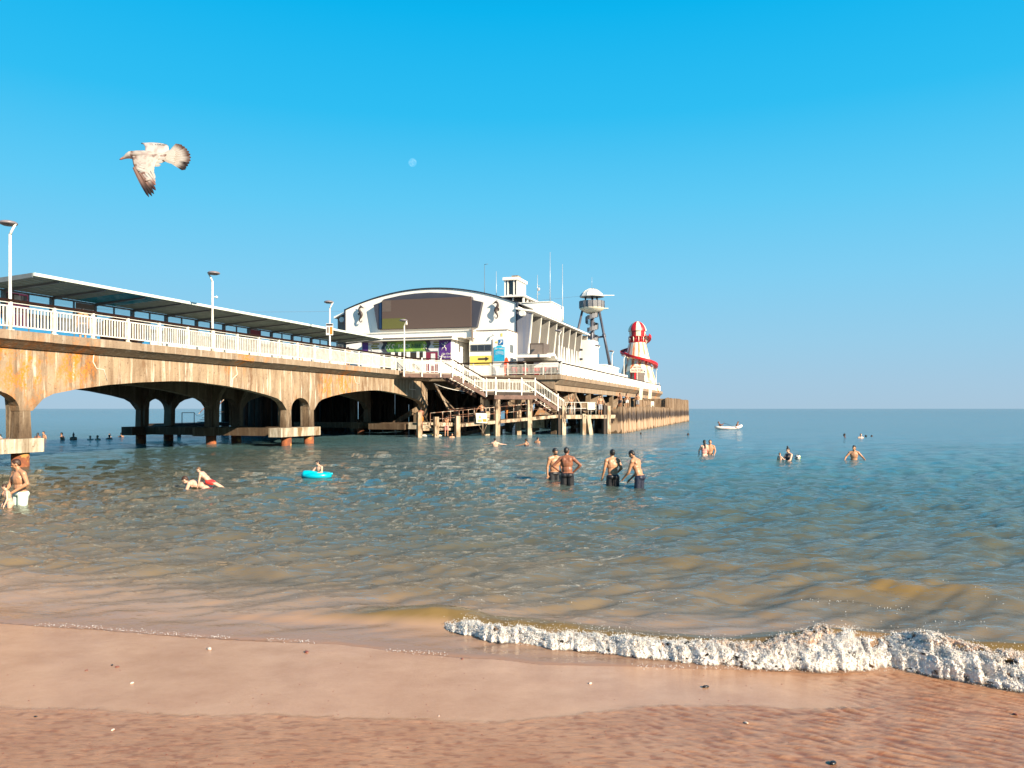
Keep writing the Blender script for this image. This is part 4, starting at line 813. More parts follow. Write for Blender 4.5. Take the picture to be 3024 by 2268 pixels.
# far landing seen through the first arch
fl_ = thing('far_landing', 'low steel landing with railing and steps beyond the first arch', 'landing', PW(32,-19,0), PANG)
m = MB(); m.box(-1,8,0,3.2,.8,1.1); m.obj('platform', MT['tdark'], fl_)
for x in (0,1.5,2.9,4.2): m = MB(); m.tube([(x,0,1.1),(x,0,2.05)],.035,6); m.obj('rail_post', MT['rsteel'], fl_)
m = MB(); m.tube([(0,0,2.03),(1.5,0,2.03)],.03,6).tube([(2.9,0,2.03),(4.2,0,2.03)],.03,6).tube([(1.5,0,2.0),(1.9,0,1.75),(2.4,0,1.72),(2.9,0,2.0)],.012,5); m.obj('rail', MT['rsteel'], fl_)
for i in range(6): m = MB(); m.box(3.8+.32*i,4.3+.32*i,.3,1.6,1.15+.18*i,1.2+.18*i); m.obj('tread', MT['tdark'], fl_)
m = MB(); m.tube([(4.0,.3,1.9),(5.8,.3,3.2)],.035,6).tube([(4.0,1.6,1.9),(5.8,1.6,3.2)],.035,6).tube([(4.9,.3,1.6),(4.9,.3,2.6)],.03,6); m.obj('stair_rail', MT['rrail'], fl_)
for x in (0,4,7.6): m = MB(); m.tube([(x,.3,-2),(x,.3,.8)],.16,8); m.obj('pile', MT['tdark'], fl_)
# ------------------------------------------------------------------ theatre (local: x out to sea, y = -t, origin at the foot of the facade axis t = -5.94)
TC = -5.94
th_ = thing('pier_theatre', 'white curved-roof pier theatre with a huge brown screen and two seahorses', 'theatre', PW(54,TC,5.46), PANG)
def P_(n, mat, mb, p=None, **k): return mb.obj(n, MT[mat] if isinstance(mat, str) else mat, p or th_, **k)
def ty(t): return -(t-TC)
Z = lambda z: z-5.46
def arcz(t, edge=13.45, top=15.36, hw=9.91): return edge + (top-edge)*(1-((t-TC)/hw)**2)
NT = 28
ts = [TC-9.91+19.82*i/NT for i in range(NT+1)]
P_('facade_wall', 'wall', MB().prism([(ty(ts[0]),Z(5.46))]+[(ty(t),Z(arcz(t)-.15)) for t in ts]+[(ty(ts[-1]),Z(5.46))], 0, .5, 'x'))
P_('hall', 'wall', MB().prism([(ty(ts[0])-.1,0)]+[(ty(t)*.985,Z(arcz(t)-.35)) for t in ts]+[(ty(ts[-1])+.1,0)], .5, 26, 'x'))
P_('curved_roof', 'trim', MB().prism([(ty(t)*1.006,Z(arcz(t)-.145)) for t in ts]+[(ty(t)*1.006,Z(arcz(t)-.05)) for t in ts[::-1]], -.12, 26, 'x'))
P_('edge_trim', 'trim', MB().box(-.10,.4,ty(ts[0])+.005,ty(ts[0])+.16,Z(9.6),Z(13.4))); P_('edge_trim', 'trim', MB().box(-.10,.4,ty(ts[-1])-.12,ty(ts[-1])-.005,Z(10.2),Z(13.3)))
# screen surround standing proud, then the LED screen
top = [(-12.13,13.66),(-11.2,13.95),(-10.9,14.22),(-9,14.55),(-7.2,14.70),(-5.5,14.72),(-3.6,14.58),(-2,14.32),(-.75,14.06),(-.7,13.75),(.40,13.48)]
P_('screen_surround', 'slate', MB().prism([(ty(-11.63),Z(10.98))]+[(ty(t),Z(z)) for t,z in top]+[(ty(-.2),Z(10.88))], -.55, -.005, 'x'))
P_('surround_strip', 'navy', MB().box(-.62,-.553,ty(-11.03),ty(-11.38),Z(11.05),Z(13.82)))
scr = P_('screen', 'screen', MB().box(-.70,-.552,ty(-.73),ty(-11.02),Z(10.93),Z(14.08)))
P_('screen_tile', 'screen2', MB().box(-.712,-.702,ty(-9.95),ty(-11.0),Z(12.85),Z(14.05)), scr); P_('screen_tile', 'screeng', MB().box(-.712,-.702,ty(-8.25),ty(-11.0),Z(10.97),Z(12.10)), scr)
# seahorses
def seahorse(tc, zc, sg):
    pts = [(.0,.80),(-.10,.72),(-.15,.52),(-.08,.30),(.08,.10),(.12,-.10),(.05,-.32),(-.10,-.52),(-.12,-.72),(.0,-.88),(.16,-.84),(.20,-.70),(.12,-.62)]
    rs = [.10,.12,.15,.17,.20,.19,.15,.10,.075,.06,.05,.04,.03]
    # smooth the centre line
    P2 = []; R2 = []
    for i in range(len(pts)-1):
        for f in (0,.5): P2.append((pts[i][0]*(1-f)+pts[i+1][0]*f, pts[i][1]*(1-f)+pts[i+1][1]*f)); R2.append(rs[i]*(1-f)+rs[i+1]*f)
    m = MB(); m.tube([(-.32, ty(tc+sg*x), Z(zc+z)) for x,z in P2], [r*.85 for r in R2], 10)
    m.tube([(-.32,ty(tc+sg*x),Z(zc+z)) for x,z in ((0,.78),(.14,.80),(.27,.70),(.42,.66))],[.12,.11,.055,.04],8)
    m.prism([(ty(tc-sg*.13),Z(zc+.25)),(ty(tc-sg*.30),Z(zc+.12)),(ty(tc-sg*.28),Z(zc-.1)),(ty(tc-sg*.08),Z(zc-.15))],-.34,-.30,'x')
    for a in ((0,.92),(-.06,.96),(.06,.90)): m.ell((-.32,ty(tc+sg*a[0]),Z(zc+a[1])),(.03,.03,.06),None,6,5)
    P_('seahorse','bronze',m)
    P_('fixing','black',MB().tube([(-.3,ty(tc),Z(zc+.2)),(0,ty(tc),Z(zc+.2))],.03,5))
seahorse(-13.85,12.75,1); seahorse(1.95,12.62,-1)
# side wings with round lights
P_('side_wing','taupe',MB().prism([(ty(-17.45),0),(ty(-17.45),Z(12.55)),(ty(-15.9),Z(13.15)),(ty(-15.9),0)][::-1],1.0,26,'x'))
P_('wing_roof','wall',MB().prism([(ty(-17.7),Z(12.52)),(ty(-15.9),Z(13.2)),(ty(-15.9),Z(13.38)),(ty(-17.7),Z(12.72))],.6,26,'x'))
for t,z in ((-16.7,12.35),(4.75,12.15)):
    P_('round_light','white',MB().tube([(.55 if t<0 else -.55,ty(t),Z(z)),(1.0 if t<0 else -.02,ty(t),Z(z))],.30,18,smooth=False))
# right wing: streaked end wall, deep fins with white wedge edges, eaves
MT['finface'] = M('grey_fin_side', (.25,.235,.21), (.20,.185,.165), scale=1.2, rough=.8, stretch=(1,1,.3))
P_('wing_end_wall','wavy',MB().prism([(ty(3.98),Z(7.3)),(ty(3.98),Z(12.45)),(ty(5.62),Z(12.20)),(ty(5.05),Z(7.25))],-.02,.25,'x'))
P_('side_wall','taupe',MB().box(.26,26.5,ty(4.35),ty(3.99),0,Z(12.1)))
P_('eaves','wall',MB().prism([(ty(3.98),Z(12.62)),(ty(6.0),Z(12.28)),(ty(6.0),Z(12.44)),(ty(3.98),Z(12.80))],-.2,27,'x'))
for k in range(9):
    x = .27+3.3*k
    if k > 0:
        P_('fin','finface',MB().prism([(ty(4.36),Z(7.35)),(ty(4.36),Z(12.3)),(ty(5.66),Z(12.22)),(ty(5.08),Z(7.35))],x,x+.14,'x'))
    x += .14 if k else .0
    m = MB(); m.add([(x,ty(5.70),Z(12.2)),(x+.09,ty(5.70),Z(12.2)),(x+.62,ty(5.12),Z(7.36)),(x,ty(5.12),Z(7.36)), (x,ty(5.62),Z(12.2)),(x+.09,ty(5.62),Z(12.2)),(x+.62,ty(5.04),Z(7.36)),(x,ty(5.04),Z(7.36))],
        [(0,3,2,1),(4,5,6,7),(0,1,5,4),(1,2,6,5),(2,3,7,6),(3,0,4,7)]); P_('fin_edge','fin',m)
P_('end_block','wall',MB().box(25.0,28.5,ty(6.8),ty(4.4),0,Z(11.5)))
P_('ground_wall','wall',MB().box(.0,26,ty(5.0),ty(4.36),0,Z(7.2)))
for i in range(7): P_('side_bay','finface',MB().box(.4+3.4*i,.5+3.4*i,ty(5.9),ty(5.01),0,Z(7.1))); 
for i in range(6): P_('side_window','glass',MB().box(1.2+3.4*i,2.9+3.4*i,ty(5.03),ty(5.01),Z(5.9),Z(7.0)))
P_('undercroft_shade_panel','inside',MB().box(-.3,-.05,ty(8.3),ty(4.4),0,Z(7.1)))  # solid black box: the shade of the open undercroft put in as colour
# zig-zag canopy
pts = [(-4.2,7.35),(-2.9,7.38),(-2.0,7.62),(-1.2,7.66),(-.3,7.25),(.5,7.12),(1.3,7.36),(2.0,7.34),(3.2,6.98),(8.5,6.95)]
P_('wavy_canopy','wall',MB().prism([(x,Z(z)) for x,z in pts]+[(x,Z(z+.28)) for x,z in pts[::-1]], ty(8.4), ty(5.05)))
# upper storeys
P_('roof_block','wall',MB().box(6.1,10.2,ty(6.1),ty(2.7),Z(12.45),Z(14.1))); P_('block_cap','white',MB().box(6.0,10.3,ty(6.2),ty(2.6),Z(14.105),Z(14.18)))
P_('control_room','wall',MB().box(7.2,15.4,ty(2.6),ty(-3),Z(14.0),Z(14.35))); P_('control_roof','wall',MB().box(6.9,15.8,ty(2.85),ty(-3.3),Z(14.98),Z(15.12)))
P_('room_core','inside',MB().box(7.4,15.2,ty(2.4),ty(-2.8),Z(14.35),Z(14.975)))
for i in range(5): P_('window_post','white',MB().box(7.2,7.38,ty(2.6-1.2*i),ty(2.5-1.2*i)+.05,Z(14.35),Z(14.975)))
for i in range(6): P_('window_post','white',MB().box(7.4+1.5*i,7.55+1.5*i,ty(2.6),ty(2.42),Z(14.352),Z(14.973)))
P_('stair_tower','wall',MB().box(8.3,11.6,ty(1.56),ty(-.05),Z(15.12),Z(15.45))); P_('tower_cap','wall',MB().box(8.0,11.8,ty(1.68),ty(-.17),Z(17.1),Z(17.42)))
P_('tower_core','slate',MB().box(8.5,11.4,ty(1.4),ty(.1),Z(15.45),Z(17.1)))
for t in (-.03,.32,1.05,1.40): P_('tower_mullion','white',MB().box(8.2,8.36,ty(t+.13),ty(t),Z(15.45),Z(17.1)))
P_('tower_pane','glass',MB().box(8.42,8.46,ty(1.0),ty(.45),Z(15.5),Z(17.0)))
for i in range(8): P_('tower_slat','white',MB().box(8.45+.42*i,8.6+.42*i,ty(1.56),ty(1.42),Z(15.452),Z(17.098)))
P_('chimney','timber',MB().box(9.0,10.3,ty(1.35),ty(.6),Z(17.42),Z(17.75)))
P_('roof_tank','wall',MB().box(10.6,11.6,ty(5.9),ty(5.2),Z(12.6),Z(13.9)))
for t,s,z0,z1,lb,side in ((-3.8,66,14.8,19.85,'tall dark mast with a small cross arm rising over the curved roof',1),(-2.3,66,15.0,18.9,'thin mast between the curved roof crest and the stair tower',0),(2.85,66,14.9,18.2,'short mast with a small dish beside the white stair tower',2),(4.4,66,14.8,20.8,'tallest white mast above the white roof block',0),(5.9,66,12.4,19.3,'white mast with a long panel aerial at the right end of the roof block',3)):
    a = thing('antenna_mast', lb, 'antenna', PW(s,t,z0), PANG, 'masts on the theatre roof'); h = z1-z0
    m = MB(); m.tube([(0,0,0),(0,0,h*.4),(0,0,h)],[.05,.035,.022],7); m.obj('mast', MT['canopy' if side==1 else 'skyl'], a)
    if side == 1: m = MB(); m.tube([(0,0,h-.05),(0,-.45,h)],.03,5); m.obj('arm', MT['canopy'], a)
    if side == 2: m = MB(); m.ell((0,-.15,1.6),(.1,.18,.22),None,8,6).box(-.03,.03,-.3,.1,1.0,1.05).box(-.03,.03,-.3,.05,2.0,2.05); m.obj('dish', MT['skyl'], a)
    if side == 3: m = MB(); m.tube([(0,0,.3),(0,0,1.9)],.13,10); m.obj('panel_aerial', MT['white'], a)
# ---- front block: fascia band, kiosk, annex
fb = thing('climbing_centre', 'single-storey front block with green and purple climbing centre banners', 'building', PW(48,-5.7,5.46), PANG)
def fy(t): return -(t+5.7)
def Fp(n, mat, mb, p=None, **k): return mb.obj(n, MT[mat] if isinstance(mat, str) else mat, p or fb, **k)
Fp('upper_fascia','wall',MB().box(1.5,5.9,fy(.75),fy(-12.0),Z(9.45),Z(10.1))); Fp('fascia_cap','white',MB().box(1.35,5.9,fy(.85),fy(-12.1),Z(10.105),Z(10.19)))
Fp('fascia_stop','taupe',MB().box(1.2,1.55,fy(.95),fy(.86),Z(9.0),Z(10.3)))
Fp('roof_slab','white',MB().prism([(fy(-.40),Z(9.12)),(fy(-10.9),Z(9.12)),(fy(-10.9),Z(9.36)),(fy(-.40),Z(9.36))],-.7,5.8,'x')); Fp('roof_gutter','taupe',MB().box(-.78,-.705,fy(-.38),fy(-10.9),Z(9.30),Z(9.40)))
Fp('upper_slab','white',MB().box(.6,5.85,fy(.2),fy(-11.4),Z(9.365),Z(9.445)))
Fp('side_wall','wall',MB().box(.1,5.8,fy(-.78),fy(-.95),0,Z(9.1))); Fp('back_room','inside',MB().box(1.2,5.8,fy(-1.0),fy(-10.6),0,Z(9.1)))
Fp('banner_board','pale',MB().box(0,.12,fy(-.78),fy(-10.6),Z(8.05),Z(9.1)))
for a,b2,mt in ((-10.5,-9.85,'purple'),(-7.85,-3.35,'green')): Fp('banner',mt,MB().box(-.03,-.003,fy(b2),fy(a),Z(8.06),Z(9.08)))
def wavepoly(t0, w, seed):
    r = random.Random(seed); L_ = [(t0+.12*math.sin(i*1.3+seed), 8.06+.17*i) for i in range(7)]; return [(fy(a),Z(z)) for a,z in L_] + [(fy(a+w+.1*math.sin(z*5)),Z(z)) for a,z in L_[::-1]]
for t0,w in ((-8.25,.45),(-3.45,.4)): Fp('banner_wave','slate',MB().prism(wavepoly(t0,w,int(-t0)),-.042,-.032,'x'))
for t0 in (-9.3,-3.0+.55): 
    m = MB()
    for r,(a,b2) in enumerate(((.1,1.0),(.0,.8),(.15,.95))): m.box(-.02,-.004,fy(t0+b2-.3),fy(t0+a-.3),Z(8.82-.22*r),Z(8.97-.22*r))
    Fp('olive_lettering',M('olive_print',(.30,.27,.05),rough=.6),m)
def lettering(txt,size,t,z,mat,x=-.05,parent=None,root=None,yf=None,depth=.01,zf=True):
    me = text_mesh(txt,size,depth); me.materials.clear(); me.materials.append(MT[mat]); o = link('lettering',me,parent)
    o.rotation_euler = (R(90),0,R(-90)); o.location = (x,(yf or fy)(t),Z(z) if zf else z); return o
lettering('ROCK',.50,-5.80,8.60,'white',parent=fb); lettering('REEF',.50,-4.52,8.60,'trim',parent=fb)
Fp('emblem','white',MB().tube([(-.04,fy(-7.0+.16*math.cos(a)),Z(8.62+.18*math.sin(a))) for a in [R(40+i*25) for i in range(11)]],.045,6))
def climber(t,z,s,flip=1,par=None):
    q = lambda a,b: (-.04,fy(t+flip*a*s),Z(z+b*s)); m = MB()
    m.tube([q(0,0),q(.05,.35)],.09*s,6).ell(q(.1,.52),(.03,.10*s,.11*s),None,8,6)
    for L_ in ([q(.05,.33),q(.3,.45),q(.45,.7)],[q(.03,.33),q(-.25,.3),q(-.35,.5)],[q(0,.02),q(.22,-.15),q(.2,-.45)],[q(0,.02),q(-.25,-.1),q(-.4,-.4)]): m.tube(L_,.05*s,5)
    Fp('climber_print','white',m,par)
climber(-9.55,8.55,.7); climber(-7.55,8.5,.6); climber(-3.6,8.45,.5,-1)
pb_ = Fp('purple_panel','purple',MB().box(-.05,-.004,fy(-.83),fy(-2.05),Z(6.9),Z(9.08)))
climber(-1.5,8.4,.8); climber(-1.85,7.3,.6)
for z,tx in ((7.75,'Clip Climb'),(7.45,'High Line'),(7.15,'Vert Drop')): lettering(tx,.24,-1.25,z,'white',x=-.06,parent=fb)
for a,b2,mt in ((-8.5,-7.3,'inside'),(-6.9,-6.5,'inside'),(-6.2,-5.6,'inside'),(-5.2,-4.5,'inside'),(-4.2,-3.8,'inside'),(-3.5,-2.2,'maroon')):
    w_ = Fp('window',mt,MB().box(.02,.10,fy(b2),fy(a),Z(5.6),Z(7.95)))
m = MB(); m.box(.101,.25,fy(-.96),fy(-10.6),Z(7.955),Z(8.045)); Fp('transom','wall',m)
for a,b2 in ((-10.6,-8.5),(-7.3,-6.9),(-6.5,-6.2),(-5.6,-5.2),(-4.5,-4.2),(-3.8,-3.5),(-2.2,-.96)): Fp('wall_panel','wall',MB().box(.0,.14,fy(b2),fy(a),0,Z(8.045)))
Fp('door_poster','pale',MB().box(.0,.02,fy(-2.5),fy(-2.95),Z(6.6),Z(7.8)))
for a,b2 in ((1.2,2.0),(2.6,3.3)): Fp('side_poster','pale',MB().box(a,b2,fy(-.76),fy(-.775),Z(6.3),Z(7.7)))
for a in (.9,1.9,4.8): Fp('side_mullion','taupe',MB().box(a,a+.08,fy(-.74),fy(-.775),0,Z(9.1)))
# annex
ax = thing('ticket_annex', 'white flat-roofed annex with zip wire poster and yellow arrow banner', 'building', PW(50.6,.1,5.46), PANG)
def Ap(n, mat, mb, p=None, **k): return mb.obj(n, MT[mat] if isinstance(mat, str) else mat, p or ax, **k)
ay = lambda t: -(t-.1)
Ap('walls','wall',MB().box(0,3.38,ay(4.1),ay(.1),0,Z(10.15))); Ap('roof_edge','taupe',MB().box(-.06,3.36,ay(4.16),ay(.04),Z(10.155),Z(10.23)))
wf = Ap('window','canopy',MB().box(-.05,-.003,ay(2.5),ay(.26),Z(8.1),Z(8.8)))
for i in range(3): Ap('pane','glass',MB().box(-.065,-.052,ay(.34+.72*i+.64),ay(.34+.72*i),Z(8.18),Z(8.72)),wf)
yb = Ap('yellow_banner','yellow',MB().box(-.05,-.003,ay(2.5),ay(.2),Z(6.75),Z(7.66)))
Ap('arrow','black',MB().prism([(ay(t),Z(z)) for t,z in ((1.05,7.25),(1.85,7.25),(1.85,7.12),(2.25,7.34),(1.85,7.56),(1.85,7.43),(1.05,7.43))],-.065,-.052,'x'),yb)
Ap('banner_line','brown',MB().box(-.06,-.052,ay(2.3),ay(.4),Z(6.86),Z(6.92)),yb)
pz = Ap('zip_wire_poster','posterb',MB().prism([(ay(t),Z(z)) for t,z in ((2.74,7.1),(3.86,7.1),(3.86,8.5),(3.6,8.52),(3.5,8.64),(3.1,8.64),(3.0,8.52),(2.74,8.48))],-.05,-.003,'x'))
o = lettering('ZIP WIRE',.24,3.3,8.32,'white',x=-.06,parent=pz,yf=ay)
for i in range(3): Ap('swoosh','pale',MB().tube([(-.055,ay(2.85+.9*f),Z(7.95-.12*i+.12*math.sin(f*3))) for f in [j/8 for j in range(9)]],.018,5),pz)
sb = Ap('arrow_sign','signblue',MB().box(-.05,-.003,ay(3.72),ay(3.22),Z(8.72),Z(9.24)))
Ap('arrow','white',MB().prism([(ay(t),Z(z)) for t,z in ((3.31,8.82),(3.37,8.78),(3.53,8.98),(3.58,8.91),(3.63,9.14),(3.40,9.12),(3.47,9.04))],-.062,-.052,'x'),sb)
Ap('sticker','yellow',MB().box(-.03,-.003,ay(3.62),ay(3.45),Z(9.55),Z(9.85))); Ap('sticker','yellow',MB().box(-.03,-.003,ay(3.1),ay(2.9),Z(8.9),Z(9.05)))
Ap('security_camera','white',MB().tube([(0,ay(2.8),Z(9.75)),(-.30,ay(2.8),Z(9.78))],.035,6).tube([(-.42,ay(2.9),Z(9.62)),(-.24,ay(2.72),Z(9.76))],.075,8))
Ap('side_window','canopy',MB().box(.9,2.0,ay(4.13),ay(4.103),Z(8.0),Z(8.8))); Ap('side_notice','pale',MB().box(.9,1.9,ay(4.13),ay(4.103),Z(6.3),Z(7.7)))
Ap('downpipe','taupe',MB().tube([(-.06,ay(2.62),0),(-.06,ay(2.62),Z(9.3))],.03,6))
bd = thing('rescue_board','red rescue board leaning upright by the corner of the white annex','rescue board',PW(49.8,4.3,5.46),PANG)
m = MB(); m.prism([(-.16,.1),(.16,.1),(.24,.6),(.24,1.4),(.14,1.85),(0,1.95),(-.14,1.85),(-.24,1.4),(-.24,.6)],-.04,.04,'x'); m.obj('board',MT['redo'],bd)
# terrace kiosk with pointed white pickets, grey cabinet
kk = thing('picket_terrace','white terrace block topped by a row of tall pointed white pickets','terrace',PW(50.6,9.4,5.46),PANG)
m = MB(); m.box(.2,11,.1,2.6,0,1.55); m.obj('block',MT['wall'],kk)
for i in range(9): m = MB(); x=.5+1.12*i; m.prism([(x-.30,1.56),(x+.30,1.56),(x+.04,3.1),(x-.04,3.1)],.12,.2); m.obj('picket',MT['white'],kk)
gc = thing('grey_cabinet','brown grey square cabinet at the foot of the theatre fins','cabinet',PW(50.4,6.9,7.42),PANG)
m = MB(); m.box(0,2.2,-1.0,.4,.0,1.35); m.obj('cabinet',MT['screen2'],gc); m = MB(); m.box(-.03,-.003,-.9,.3,.1,1.2); m.obj('door',MT['taupe'],gc)
# red deck chairs behind the front railing
def deckchair():
    t = thing('deck_chair','','deck chair')
    m = MB(); m.bar((-.3,-.5,0),(-.3,.45,.95),.04,.04).bar((.3,-.5,0),(.3,.45,.95),.04,.04).bar((-.3,.4,0),(-.3,-.45,.55),.04,.04).bar((.3,.4,0),(.3,-.45,.55),.04,.04); m.obj('frame',MT['timber'],t)
    m = MB(); pts=[(-.45,.52),(-.2,.34),(.05,.40),(.30,.70),(.44,.94)]; m.prism([(y,z) for y,z in pts]+[(y,z-.02) for y,z in pts[::-1]],-.28,.28,'x'); m.obj('sling',MT['red'],t); return t
dc = deckchair()
for i in range(5):
    loc = PW(49.6+(i%3)*.3, 5.4+1.0*i, 5.46); o = dc if i == 0 else dup(dc, loc)
    o.location = loc; o.rotation_euler = (0,0,.4+.2*math.sin(i*2)); o['group'] = 'red deck chairs behind the front railing'; o['label'] = 'red sling deck chair behind the low dark red barrier and white front railing'
# upper terrace that carries the tower
ut = thing('upper_terrace','white stepped upper terrace at the foot of the zip wire tower','terrace',PW(82,8,5.46),PANG)
m = MB(); m.box(0,10.5,.2,12,0,2.75); m.obj('block',MT['wall'],ut); m = MB(); m.box(-.1,10.6,.05,12.1,2.76,2.95); m.obj('roof_edge',MT['white'],ut)
m = MB(); m.box(2,12.5,-.9,.15,0,1.9); m.obj('lower_step',MT['wall'],ut)
for i in range(9): m = MB(); m.box(2.4+1.1*i,3.0+1.1*i,-.93,-.905,1.2,1.6); m.obj('window',MT['taupe'],ut)
# ------------------------------------------------------------------ zip wire tower
tw = thing('zip_wire_tower','tall steel zip wire tower with white domed cap and spiral stair','tower',(11.8,115,8.45),0)
TZ = lambda z: z-8.45
def Tp(n, mat, mb, p=None): return mb.obj(n, MT[mat], p or tw)
dm = Tp('dome','white',MB().lathe([(.02,TZ(20.1)),(.5,TZ(20.02)),(1.0,TZ(19.78)),(1.45,TZ(19.4)),(1.8,TZ(18.95)),(1.86,TZ(18.85)),(1.7,TZ(18.82)),(.02,TZ(18.95))],12,smooth=False))
for a in range(12): th0=2*math.pi*a/12; Tp('rib','skyl',MB().tube([(r*math.cos(th0),r*math.sin(th0),TZ(z)) for r,z in ((.02,20.12),(.5,20.04),(1.0,19.80),(1.46,19.42),(1.82,18.96))],.025,4),dm)
Tp('spire','skyl',MB().tube([(0,0,TZ(20.1)),(0,0,TZ(21.8))],.02,5)); Tp('launch_arm','white',MB().box(1.7,3.3,-.1,.1,TZ(19.05),TZ(19.14)))
Tp('bowl','cream',MB().lathe([(.05,TZ(16.3)),(.7,TZ(16.4)),(1.3,TZ(16.68)),(1.75,TZ(17.0)),(1.86,TZ(17.15)),(1.86,TZ(17.2)),(.05,TZ(17.2))],20))
for a in range(16): th0=2*math.pi*a/16; th1=th0+2*math.pi/16*.94; c=lambda t,r: (r*math.cos(t),r*math.sin(t)); p0=c(th0,1.83); p1=c(th1,1.83); q0=c(th0,1.79); q1=c(th1,1.79); Tp('mesh_panel','mesh',MB().prism([p0,p1,q1,q0],TZ(17.22),TZ(18.2),'z'))
for a in range(16): th0=2*math.pi*a/16-.015; Tp('rail_post','steel',MB().tube([(1.86*math.cos(th0),1.86*math.sin(th0),TZ(17.15)),(1.86*math.cos(th0),1.86*math.sin(th0),TZ(18.25))],.03,5))
Tp('side_step','cream',MB().box(1.6,2.4,-.3,.3,TZ(17.08),TZ(17.2)))
for x,y in ((-1.0,.3),(0,-.3),(.85,.3),(.2,1.0)): Tp('cap_column','steel',MB().tube([(x,y,TZ(17.2)),(x*.9,y*.9,TZ(18.9))],.12,8))
Tp('central_column','steel',MB().tube([(0,0,TZ(8.4)),(0,0,TZ(16.3))],.24,12))
for tx,ty_,bx,by in ((-1.45,-.2,-3.3,-.5),(1.0,-.6,2.5,-1.6),(.3,1.3,.6,3.2)): Tp('raking_leg','steel',MB().tube([(tx,ty_,TZ(16.75)),(bx,by,TZ(8.45))],[.17,.22],10))
Tp('ring_beam','steel',MB().tube([(-1.0,0,TZ(12.9)),(.0,0,TZ(12.75)),(1.75,-1.0,TZ(12.95))],.14,8)); Tp('collar','steel',MB().tube([(1.72,-1.0,TZ(12.8)),(1.62,-.95,TZ(13.3))],.26,10)); Tp('foot','steel',MB().ell((2.5,-1.6,TZ(8.6)),(.5,.5,.35),None,10,6).box(-1.2,2.2,-1.6,-.8,TZ(8.42),TZ(8.6)))
for i in range(62):
    a = i*.42; z = 8.7+i*.122; c,s_ = math.cos(a),math.sin(a)
    Tp('stair_tread','steel',MB().bar((.24*c,.24*s_,TZ(z)),(.95*c,.95*s_,TZ(z)),.22,.04))
for i0 in (0,13,26,39,50):   # curved mesh guards of the spiral stair
    m = MB()
    for i in range(i0, i0+9):
        a=i*.42; a2=(i+1)*.42; z=8.7+i*.122
        m.prism([(.98*math.cos(a),.98*math.sin(a)),(.98*math.cos(a2),.98*math.sin(a2)),(.95*math.cos(a2),.95*math.sin(a2)),(.95*math.cos(a),.95*math.sin(a))],TZ(z+.15),TZ(z+.8),'z')
    Tp('stair_guard','mesh',m)
# ------------------------------------------------------------------ helter skelter
hs = thing('helter_skelter','red and cream striped helter skelter tower with a red spiral slide','helter skelter',((1882-1512)/2300*140,140,5.46),0)
HZ = lambda z: z-5.46
prof = [(5.46,3.95),(7.0,3.4),(9.3,2.72),(11.5,2.15),(13.5,1.68),(14.3,1.45)]
def rad(z): return float(np.interp(z,[p[0] for p in prof],[p[1] for p in prof]))
def stripes():
    m = bpy.data.materials.new('faded_stripes'); m.use_nodes = True; nt=m.node_tree; N=nt.nodes; L=nt.links; b=N['Principled BSDF']; b.inputs['Roughness'].default_value=.55
    tc=N.new('ShaderNodeTexCoord'); s=N.new('ShaderNodeSeparateXYZ'); L.new(tc.outputs['Object'],s.inputs[0]); a=N.new('ShaderNodeMath'); a.operation='ARCTAN2'; L.new(s.outputs['Y'],a.inputs[0]); L.new(s.outputs['X'],a.inputs[1])
    n=N.new('ShaderNodeTexNoise'); n.inputs['Scale'].default_value=.9; n.inputs['Detail'].default_value=4; L.new(tc.outputs['Object'],n.inputs['Vector'])
    ad=N.new('ShaderNodeMath'); ad.operation='MULTIPLY_ADD'; ad.inputs[1].default_value=.22; L.new(n.outputs['Fac'],ad.inputs[0]); L.new(a.outputs[0],ad.inputs[2])
    mu=N.new('ShaderNodeMath'); mu.operation='MULTIPLY'; mu.inputs[1].default_value=12; L.new(ad.outputs[0],mu.inputs[0]); si=N.new('ShaderNodeMath'); si.operation='SINE'; L.new(mu.outputs[0],si.inputs[0])
    mr=N.new('ShaderNodeMapRange'); mr.inputs['From Min'].default_value=-1; L.new(si.outputs[0],mr.inputs['Value'])
    r=N.new('ShaderNodeValToRGB'); e=r.color_ramp.elements; e[0].position=0; e[0].color=(.78,.72,.60,1); e[1].position=1; e[1].color=(.62,.10,.05,1)
    for p,c in ((.50,(.80,.70,.52)),(.66,(.80,.52,.20)),(.85,(.76,.30,.12))): x=e.new(p); x.color=(*c,1)
    L.new(mr.outputs[0],r.inputs[0])
    n2=N.new('ShaderNodeTexNoise'); n2.inputs['Scale'].default_value=.55; n2.inputs['Detail'].default_value=6; L.new(tc.outputs['Object'],n2.inputs['Vector']); r2=N.new('ShaderNodeMapRange'); r2.inputs['From Min'].default_value=.52; r2.inputs['From Max'].default_value=.70; L.new(n2.outputs['Fac'],r2.inputs['Value'])
    mx=N.new('ShaderNodeMix'); mx.data_type='RGBA'; L.new(r2.outputs[0],mx.inputs['Factor']); L.new(r.outputs[0],mx.inputs['A']); mx.inputs['B'].default_value=(.80,.75,.64,1); L.new(mx.outputs['Result'],b.inputs['Base Color']); return m
MT['stripe']=stripes()
def Hp(n, mat, mb, p=None): return mb.obj(n, MT[mat], p or hs)
